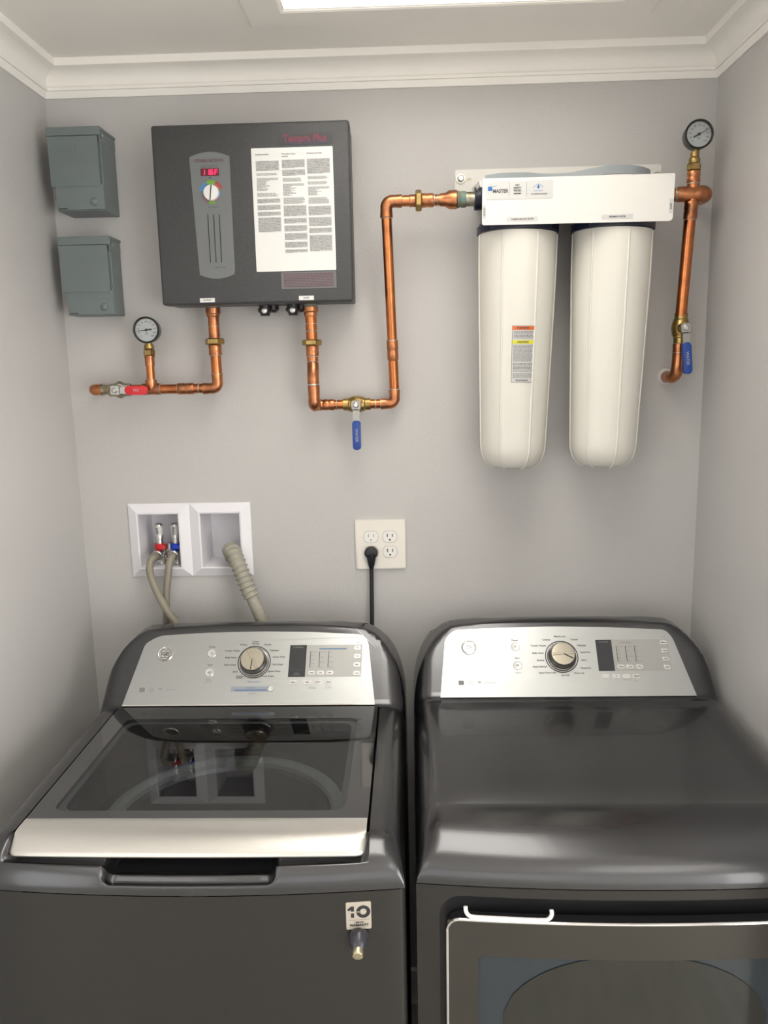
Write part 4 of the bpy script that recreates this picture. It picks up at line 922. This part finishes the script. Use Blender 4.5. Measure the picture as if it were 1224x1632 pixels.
# tub seen through the glass
bm = new(); [box(bm, xw, xw+.004, -.765, -.298, .86, .985) for xw in (lx0-.004, lx1)]; box(bm, lx0, lx1, -.7680, -.7640, .86, .965); box(bm, lx0, lx1, -.3005, -.2965, .86, .998); obj('lid_well', bm, 'gloss_black', washer)
tc = (.457, -.545); bm = new(); N_ = 48
outer = []
for i in range(N_):
    a = 2*math.pi*i/N_; c_, s_ = math.cos(a), math.sin(a); k = 1/max(abs(c_)/.290, abs(s_)/.262); 
    k = min(k, 1/max(1e-6, abs(c_)/.287) if abs(c_) > 1e-6 else 9)
    ox_, oy_ = tc[0]+c_*k, tc[1]+s_*k
    outer.append((max(lx0-.003, min(lx1+.003, ox_)), max(-.7650, min(-.2985, oy_))))
rings = [[bm.verts.new((x, y, .915)) for x, y in outer]]
for r_, z_ in ((.258, .915), (.252, .905)): rings.append([bm.verts.new((tc[0]+.93*r_*math.cos(2*math.pi*i/N_), tc[1]-.02+.93*r_*math.sin(2*math.pi*i/N_), z_)) for i in range(N_)])
for A, B in zip(rings, rings[1:]):
    for i in range(N_): bm.faces.new((A[i], A[(i+1) % N_], B[(i+1) % N_], B[i]))
obj('tub_cover', bm, 'lcd', washer, True)
tcc = (tc[0], tc[1]-.02, 0)
bm = new(); lathe(bm, (tcc[0], tcc[1], .900), (0, 0, -1), [(0, .232), (-.008, .228), (-.010, .216), (-.004, .206), (.004, .203)][::1], 56)
for f in [f for f in bm.faces if len(f.verts) > 8]: bm.faces.remove(f)
obj('balance_ring', bm, 'tub_ring', washer, True)
bm = new(); lathe(bm, (tcc[0], tcc[1], .896), (0, 0, -1), [(0, .203), (.006, .196), (.020, .194), (.40, .186)], 56)
for f in [f for f in bm.faces if len(f.verts) > 8 and f.calc_center_median().z > .8]: bm.faces.remove(f)
obj('basket', bm, 'basket', washer, True)
bm = new(); lathe(bm, (tcc[0], tcc[1], .500), (0, 0, 1), [(0, .12), (.05, .06), (.22, .045), (.26, .02)], 24); obj('agitator', bm, 'tub', washer, True)
# lid: glass sheet with printed border, silver handle strip
LF = Frame((0, -.293, 1.0010), (1, 0, 0), (0, 1, 0))
def lv(y): return y+.293
a0, a1, b0, b1 = .1695, .7405, lv(-.7415), lv(-.3015)
w0, w1, c0, c1 = .2065, .7010, lv(-.7180), lv(-.3600)
bm = new()                                                          # border ring of the glass, opaque gloss black
fo = [bm.verts.new(LF.p(u, v, .0035)) for u, v in ((a0, b0), (a1, b0), (a1, b1), (a0, b1))]
inner = round_poly([(w0-.003, c0), (w1, c0), (w1, c1), (w0+.002, c1)], .022, 6)
fi = [bm.verts.new(LF.p(u, v, .0035)) for u, v in inner]
k = 7
for q in range(4):
    seg_ = fi[q*k:(q+1)*k]
    for i in range(len(seg_)-1): bm.faces.new((fo[q], seg_[i], seg_[i+1]))
    nq = (q+1) % 4; bm.faces.new((fo[q], seg_[-1], fi[(nq*k) % len(fi)], fo[nq]))
r_ = bmesh.ops.extrude_face_region(bm, geom=list(bm.faces)); vs = [v for v in r_['geom'] if isinstance(v, bmesh.types.BMVert)]; bmesh.ops.translate(bm, verts=vs, vec=-LF.N*.012)
lid = obj('lid_frame', bm, 'gloss_black', washer); lid['label'] = 'gloss black border of the glass lid'
bm = new(); LF.face(bm, inner, .0033); obj('lid_glass', bm, 'lid_glass', lid)
bm = new()                                                          # grey gasket line seen under the glass
gin = round_poly([(w0+.008, c0+.012), (w1-.012, c0+.012), (w1-.012, c1-.010), (w0+.012, c1-.010)], .026, 6)
A = [bm.verts.new(LF.p(u, v, -.004)) for u, v in inner]; B = [bm.verts.new(LF.p(u, v, -.004)) for u, v in gin]
for i in range(len(A)): bm.faces.new((A[i], A[(i+1) % len(A)], B[(i+1) % len(A)], B[i]))
obj('lid_gasket', bm, 'tub', lid)
bm = new()                                                          # silver handle: flat then rolling down at the front
us = [a0+.001, a0+.003, a0+.008, a0+.015]+[lerp(a0+.015, a1-.015, i/20) for i in range(1, 20)]+[a1-.015, a1-.008, a1-.003, a1-.001]
pr = [(-.7420, -.0040), (-.7422, .0040), (-.7440, .0048), (-.757, .0048)]+[(ell(t_, .003)[0], ell(t_, .003)[1]-1.0010) for t_ in (0, 6, 12, 18, 24, 30, 35, 40, 44)]+[(ell(46, .0018)[0], ell(46, .0018)[1]-1.0010), (ell(47, -.001)[0], ell(47, -.001)[1]-1.0010), (ell(46, -.006)[0], ell(46, -.006)[1]-1.0010)]
G_ = []
for j, (y, n_) in enumerate(pr):
    row = []
    for u in us:
        e = min(u-us[0], us[-1]-u); pull = .014*(1-math.sqrt(max(0, 1-(max(0, .016-e)/.016)**2)))
        yy = y+pull*smooth((-.775-y)/.030)-.004*(1-((u-axc)/.29)**2)*smooth((-.76-y)/.04)
        row.append(bm.verts.new(LF.p(u, lv(yy), n_)))
    G_.append(row)
for j in range(len(pr)-1):
    for i in range(len(us)-1): bm.faces.new((G_[j][i], G_[j][i+1], G_[j+1][i+1], G_[j+1][i]))
bm.faces.new([r[0] for r in G_]); bm.faces.new([r[-1] for r in G_][::-1])
hs = obj('lid_handle', bm, 'strip_silver', lid, True); hs['label'] = 'brushed silver handle strip'
PW = Frame((0, -.293, 1.0030), (1, 0, 0), (0, .11, .14))
words_w = [('Colors', -.000, .0475, 'CENTER'), ('Normal', 0, .0425, 'CENTER'), ('Whites', -.019, .0405, 'RIGHT'), ('Casuals', .019, .0405, 'LEFT'), ('Towels / Sheets', -.034, .0265, 'RIGHT'), ('Delicates', .034, .0265, 'LEFT'),
           ('Bulky Items', -.041, .0105, 'RIGHT'), ('Active Wear', .041, .0110, 'LEFT'), ('Heavy Duty', -.041, -.0065, 'RIGHT'), ('Cold Wash', .040, -.0065, 'LEFT'), ('Jeans', -.035, -.0220, 'RIGHT'),
           ('Speed Wash', .033, -.0220, 'LEFT'), ('Sanitize', -.022, -.0330, 'RIGHT'), ('w/Oxi', -.024, -.0370, 'RIGHT'), ('Drain & Spin', .019, -.0330, 'LEFT')]
mw = dict(logo=(.2560, .1190), ang=-95, words=words_w, power=(.3620, .1190), start=(.3610, .0746), small=(.2140, .0367), lcd=(.5388, .5768, .0632, .1368), lean=.02, fld=(0, 0, .7025, .1368),
          cols=[('Temp', ('Tap Cold', 'Cold', 'Cool', 'Warm', 'Hot')), ('Soil', ('Extra Heavy', 'Heavy', 'Normal', 'Light')), ('Spin', ('Max', 'More', 'Normal', 'No Spin'))], side=('Fill', 'Deep', 'Soak', 'Delay'),
          low=[(.012, 'Rinse'), (.044, 'Stain'), (.068, 'Warm'), (.092, 'Chime')], lowtxt=[('hold 3 sec to', .056, -.0235), ('lock / unlock', .056, -.0265), ('add / remove', .092, -.0225), ('garments', .092, -.0255)])
cpw = console(washer, PW, [(.1745, .0030), (.7330, .0030), (.7170, .1480), (.7040, .1610), (.5900, .1680), (.4700, .1705), (.3500, .1688), (.2350, .1625), (.2060, .1430)], [.0004, .0004, .014, .012, 0.03, .03, .03, .018, .010], 0.4605, .0985, 'w', mw)
bm = new(); PW.text(bm, 'Water Station', .4640, .0530, .0036, .0034); PW.text(bm, 'precise fill', .4600, .0265, .0030, .0034); obj('blue_lettering', bm, 'blue_soft', cpw)
bm = new(); PW.rect(bm, .4130, .0305, .5060, .0425, .0029, .0032, .003); obj('slider_field', bm, 'blue_pale', cpw)
bm = new(); PW.rect(bm, .607, .1262, .669, .1290, .0034, .0038); obj('blue_bar', bm, 'blue_soft', cpw)
bm = new(); PW.rect(bm, .4210, .0330, .4930, .0355, .0032, .0037); obj('blue_slider', bm, 'blue_soft', cpw)
bm = new(); PW.text(bm, 'Temp Boost', .457, .0390, .0026, .0036); obj('slider_lettering', bm, 'navy', cpw); button(cpw, PW, .5030, .0368, 0, 0, .0068)
bm = new(); PW.rect(bm, .1740, .0002, .7332, .0028, -.001, .0042, .001, .0008); obj('trim_line', bm, 'chrome', washer)
# sticker and magnetic key stop on the front
wy = lambda x: yf-bow*(1-((x-axc)/.343)**2)
SF = Frame((.7288, wy(.7288)-.0004, -.0050), (1, (wy(.7488)-wy(.7088))/.04, 0), (0, 0, 1))
st = thing('warranty_sticker', 'small silver 10 year warranty sticker on washing machine front', 'sticker', (.7288, wy(.7288)-.001, .8750))
bm = new(); SF.rect(bm, -.0200, .8800, .0190, .9270, .0, .0009, .0025); obj('backing', bm, 'sticker', st)
bm = new(); SF.face(bm, [(-.0180, .9150), (-.0120, .9200), (-.0075, .9200), (-.0075, .9005), (-.0125, .9005), (-.0125, .9140), (-.0160, .9120)], .0013); SF.arc(bm, .0068, .9102, .0052, .0108, 0, 360, .0013, 28); SF.quad(bm, -.017, .8963, .016, .8967, .0012)
SF.text(bm, 'LIMITED', .000, .8920, .0030, .0013, bold=.0001); SF.text(bm, 'WARRANTY', .000, .8872, .0038, .0013, bold=.0003); obj('print', bm, 'black_ink', st)
bm = new(); SF.quad(bm, -.0150, .9086, .0020, .9116, .0016); obj('gap', bm, 'sticker', st)
bm = new(); SF.text(bm, 'YEAR', -.0010, .9100, .0022, .0019, bold=.0001); obj('small_print', bm, 'black_ink', st)
mg = thing('magnetic_stop', 'small black magnetic knob with pale brass end below the warranty sticker', 'knob', (.7280, wy(.728)-.014, .839))
bm = new(); bd = Vector((0, -1, -.30)).normalized(); lathe(bm, Vector((.7280, wy(.728)-.0012, .8655)), bd, [(0, .0150), (.003, .0158), (.010, .0155), (.018, .0135), (.024, .0105), (.026, .0090)], 28); obj('body', bm, 'magnet', mg, True)
bm = new(); lathe(bm, Vector((.7280, wy(.728)-.0012, .8655))+bd*.0255, bd, [(0, .0085), (.010, .0085), (.011, .0078), (.0114, .0060)], 28); obj('tip', bm, 'pale_brass', mg, True)

# ---- dryer
dx0, dx1 = .818, 1.503; dxc = (dx0+dx1)/2; dyf = -.804
dryer = thing('clothes_dryer', 'charcoal front-load clothes dryer with plain metal top, right of the pair', 'dryer', (dxc, -.46, 0))
crown_d = [ell(90-88*(k/30)**1.0, 0, -.700, .930, .104, .070) for k in range(31)]
deck_d = crown_d+[(-.694, 1.0002), (-.688, .9994), (-.680, .9996), (-.64, .9998), (-.60, 1.0), (-.55, 1.0), (-.50, 1.0), (-.45, 1.0), (-.40, 1.0), (-.35, 1.0), (-.31, 1.0), (-.286, .9998), (-.280, 1.0006), (-.274, 1.0008)]
prof = console_profile(deck_d, (-.2500, .9990), -.070, 1.1430)
shell(dryer, 'top_shell', dx0, dx1, prof, ybow=-.72, ztop=1.1430, zb=.930, bow=.018, inset=(-.688, -.278))
bm = new()
OH = (.8545, 1.4665, .10, .9120)                                  # opening in the front frame
f = lambda x: dyf-.018*(1-((x-dxc)/.3425)**2)
def bowed_ring(bm, x0, x1, z0, z1, ho, yoff=0, r=.035, depth=.03):
    """front face with a rounded opening"""
    def P(x, z, dy=0): return bm.verts.new((x, f(x)+yoff+dy, z))
    hole = rrect(ho[0], ho[2], ho[1], ho[3], r, 8)
    k = 16; hp = []
    for i in range(len(hole)):
        a, b = hole[i], hole[(i+1) % len(hole)]; m_ = max(1, int(abs(b[0]-a[0])/.03)); hp += [(lerp(a[0], b[0], j/m_), lerp(a[1], b[1], j/m_)) for j in range(m_)]
    inn = [P(x, z) for x, z in hp]; back = [P(x, z, depth) for x, z in hp]
    outp = []
    for x, z in hp:
        cx, cz = (ho[0]+ho[1])/2, (ho[2]+ho[3])/2
        if x <= ho[0]+r and abs(z-cz) < (ho[3]-ho[2])/2-r+1e-6: o_ = (x0, z)
        elif x >= ho[1]-r and abs(z-cz) < (ho[3]-ho[2])/2-r+1e-6: o_ = (x1, z)
        elif abs(x-cx) <= (ho[1]-ho[0])/2-r+1e-6: o_ = (x, z1 if z > cz else z0)
        else:
            sx = 1 if x > cx else -1; sz = 1 if z > cz else -1
            ccx, ccz = (ho[1]-r if sx > 0 else ho[0]+r), (ho[3]-r if sz > 0 else ho[2]+r); ang = math.atan2(abs(z-ccz), abs(x-ccx))
            ex, ez = (x1 if sx > 0 else x0), (z1 if sz > 0 else z0)
            if ang < math.pi/4: tt = math.tan(ang); o_ = (ex, ccz+(ez-ccz)*tt)
            else: tt = math.tan(math.pi/2-ang); o_ = (ccx+(ex-ccx)*tt, ez)
        outp.append(P(*o_))
    m_ = len(hp)
    for i in range(m_):
        j = (i+1) % m_
        for A, B in ((inn, outp), (inn, back)):
            try: bm.faces.new((A[i], A[j], B[j], B[i]))
            except ValueError: pass
    bmesh.ops.remove_doubles(bm, verts=bm.verts, dist=1e-5)
bowed_ring(bm, dx0, dx1, .030, .9285, OH)
for x in (dx0, dx1):
    bm.faces.new([bm.verts.new(p) for p in ((x, dyf, .03), (x, -.070, .03), (x, -.070, .9285), (x, dyf, .9285))])
bm.faces.new([bm.verts.new(p) for p in ((dx0, -.07, .03), (dx1, -.07, .03), (dx1, -.07, .9285), (dx0, -.07, .9285))])
obj('cabinet', bm, 'front', dryer, True)
bm = new(); box(bm, OH[0]-.004, OH[1]+.004, dyf+.012, dyf+.05, OH[2]-.004, OH[3]+.004); obj('door_recess', bm, 'black_plastic', dryer)
for x in (dx0+.06, dx1-.06):
    for y in (-.77, -.14):
        bm = new(); lathe(bm, (x, y, 0), (0, 0, 1), [(0, .022), (.010, .022), (.014, .010), (.032, .010)], 14); obj('foot', bm, 'black_plastic', dryer, True)
# the door: bowed slab with a scooped black grip along its top edge, framed window
DO = (.8665, 1.4545, .112, .8775); WO = (.9143, 1.4065, .25, .8165)
def slab(bm, o, y_off, thick, r, n=26, zr=.02):
    pts = rrect(o[0], o[2], o[1], o[3], r, 8); hp = []
    for i in range(len(pts)):
        a, b = pts[i], pts[(i+1) % len(pts)]; m_ = max(1, int(abs(b[0]-a[0])/.03)); hp += [(lerp(a[0], b[0], j/m_), lerp(a[1], b[1], j/m_)) for j in range(m_)]
    A = [bm.verts.new((x, f(x)+y_off, z)) for x, z in hp]; B = [bm.verts.new((x, f(x)+y_off+thick, z)) for x, z in hp]
    for i in range(len(hp)): j = (i+1) % len(hp); bm.faces.new((A[i], A[j], B[j], B[i]))
    # fill the bowed face by columns
    top = sorted([v for v in A if v.co.z > (o[2]+o[3])/2], key=lambda v: v.co.x); bot = sorted([v for v in A if v.co.z <= (o[2]+o[3])/2], key=lambda v: v.co.x)
    m_ = min(len(top), len(bot))
    for i in range(m_-1): bm.faces.new((bot[i], bot[i+1], top[i+1], top[i]))
    return A
bm = new(); bowed_ring(bm, DO[0], DO[1], DO[2], DO[3], WO, yoff=-.012, r=.006, depth=.006)
ddoor = obj('door', bm, 'door_frame', dryer, True); ddoor['label'] = 'dryer door with dark window'
bm = new()                                                          # rounded rim of the door
rim = rrect(DO[0]-.0005, DO[2], DO[1]+.0005, DO[3]+.0005, .020, 8); hp = []
for i in range(len(rim)):
    a, b = rim[i], rim[(i+1) % len(rim)]; m_ = max(1, int(math.dist(a, b)/.03)); hp += [(lerp(a[0], b[0], j/m_), lerp(a[1], b[1], j/m_)) for j in range(m_)]
tube(bm, [(x, f(x)-.0105, z) for x, z in hp+hp[:2]], .0026, 8); obj('door_rim', bm, 'chrome', ddoor, True)
bm = new(); slab(bm, (DO[0]+.001, DO[1]-.001, DO[2], DO[3]-.001), -.0050, .018, .02); obj('door_back', bm, 'black_plastic', ddoor)
bm = new(); slab(bm, WO, -.0080, .001, .004); obj('window_rim', bm, 'door_glass_dark', ddoor)
bm = new()
ov = [(.9480+(-.002), .30)]
arch = [(lerp(.9550, 1.3680, i/30), min(.8150, .715+.1060*(1-abs(2*i/30-1)**2.3)**.62)) for i in range(31)]
top_ = [(x, z) for x, z in arch]; cols = [(bm.verts.new((x, f(x)-.0095, .26)), bm.verts.new((x, f(x)-.0095, z))) for x, z in top_]
for A, B in zip(cols, cols[1:]): bm.faces.new((A[0], B[0], B[1], A[1]))
obj('window', bm, 'door_glass', ddoor)
PD = Frame((0, -.2500, 1.0000), (1, 0, 0), (0, .11, .14))
words_d = [('Mixed Load', 0, .0480, 'CENTER'), ('Cottons', -.022, .0405, 'RIGHT'), ('Casuals', .024, .0405, 'LEFT'), ('Towels / Sheets', -.033, .0265, 'RIGHT'), ('Delicates', .037, .0265, 'LEFT'), ('Bulky Items', -.040, .0090, 'RIGHT'),
           ('Speed Dry', .043, .0100, 'LEFT'), ('Sanitize', -.040, -.0080, 'RIGHT'), ('Jeans', .044, -.0080, 'LEFT'), ('Steam Refresh', -.035, -.0230, 'RIGHT'), ('Timed Dry', .039, -.0270, 'LEFT'),
           ('Steam Dewrinkle', -.016, -.0370, 'RIGHT'), ('Warm Up', .024, -.0385, 'LEFT'), ('Air Fluff', .004, -.0435, 'CENTER')]
mdd = dict(logo=(.9466, .1150), ang=-28, words=words_d, power=(1.0529, .1160), start=(1.0552, .0715), small=(.9260, .0328), lcd=(1.2360, 1.2720, .0575, .1305), lean=0.0, fld=(0, 0, 1.4000, .1305),
           cols=[('Temp', ('Extra Low', 'Low', 'Med', 'High', 'Hot')), ('Level', ('Less Dry', 'Dry', 'More Dry', 'Extra')), ('Time', ('High', 'Med', 'Low', 'Minimum'))], side=('Steam', 'Delay', 'Rack', 'Care'),
           low=[(.014, '-'), (.038, 'O'), (.060, '-'), (.082, 'Chime')], lowtxt=[('hold 3 sec to lock', .060, -.0205), ('controls', .078, -.0235)])
cpd = console(dryer, PD, [(.8783, .0000), (1.4440, .0000), (1.4120, .1350), (1.3980, .1540), (1.2600, .1615), (1.1420, .1640), (1.0200, .1625), (.9130, .1580), (.8925, .1350)], [.0004, .0004, .012, .012, .03, .03, .03, .016, .010], 1.1560, .0915, 'd', mdd)
# white hooked plastic strap resting on the top edge of the dryer door
bm = new(); y_ = lambda x: f(x)-.009
pts = catmull([(.8950, y_(.895)+.003, .8985), (.8955, y_(.8955), .8915), (.9000, y_(.900), .8848), (.9100, y_(.910), .8826), (.9600, y_(.96), .8822), (1.0120, y_(1.012), .8820), (1.0230, y_(1.023), .8845), (1.0275, y_(1.027), .8915), (1.0275, y_(1.027)+.003, .8985)], 6)
tube(bm, pts, .0033, 8)
tag(obj('plastic_hook', bm, 'sheet', None, True), 'slim white plastic hook strip resting on the top edge of the dryer door', 'hook')
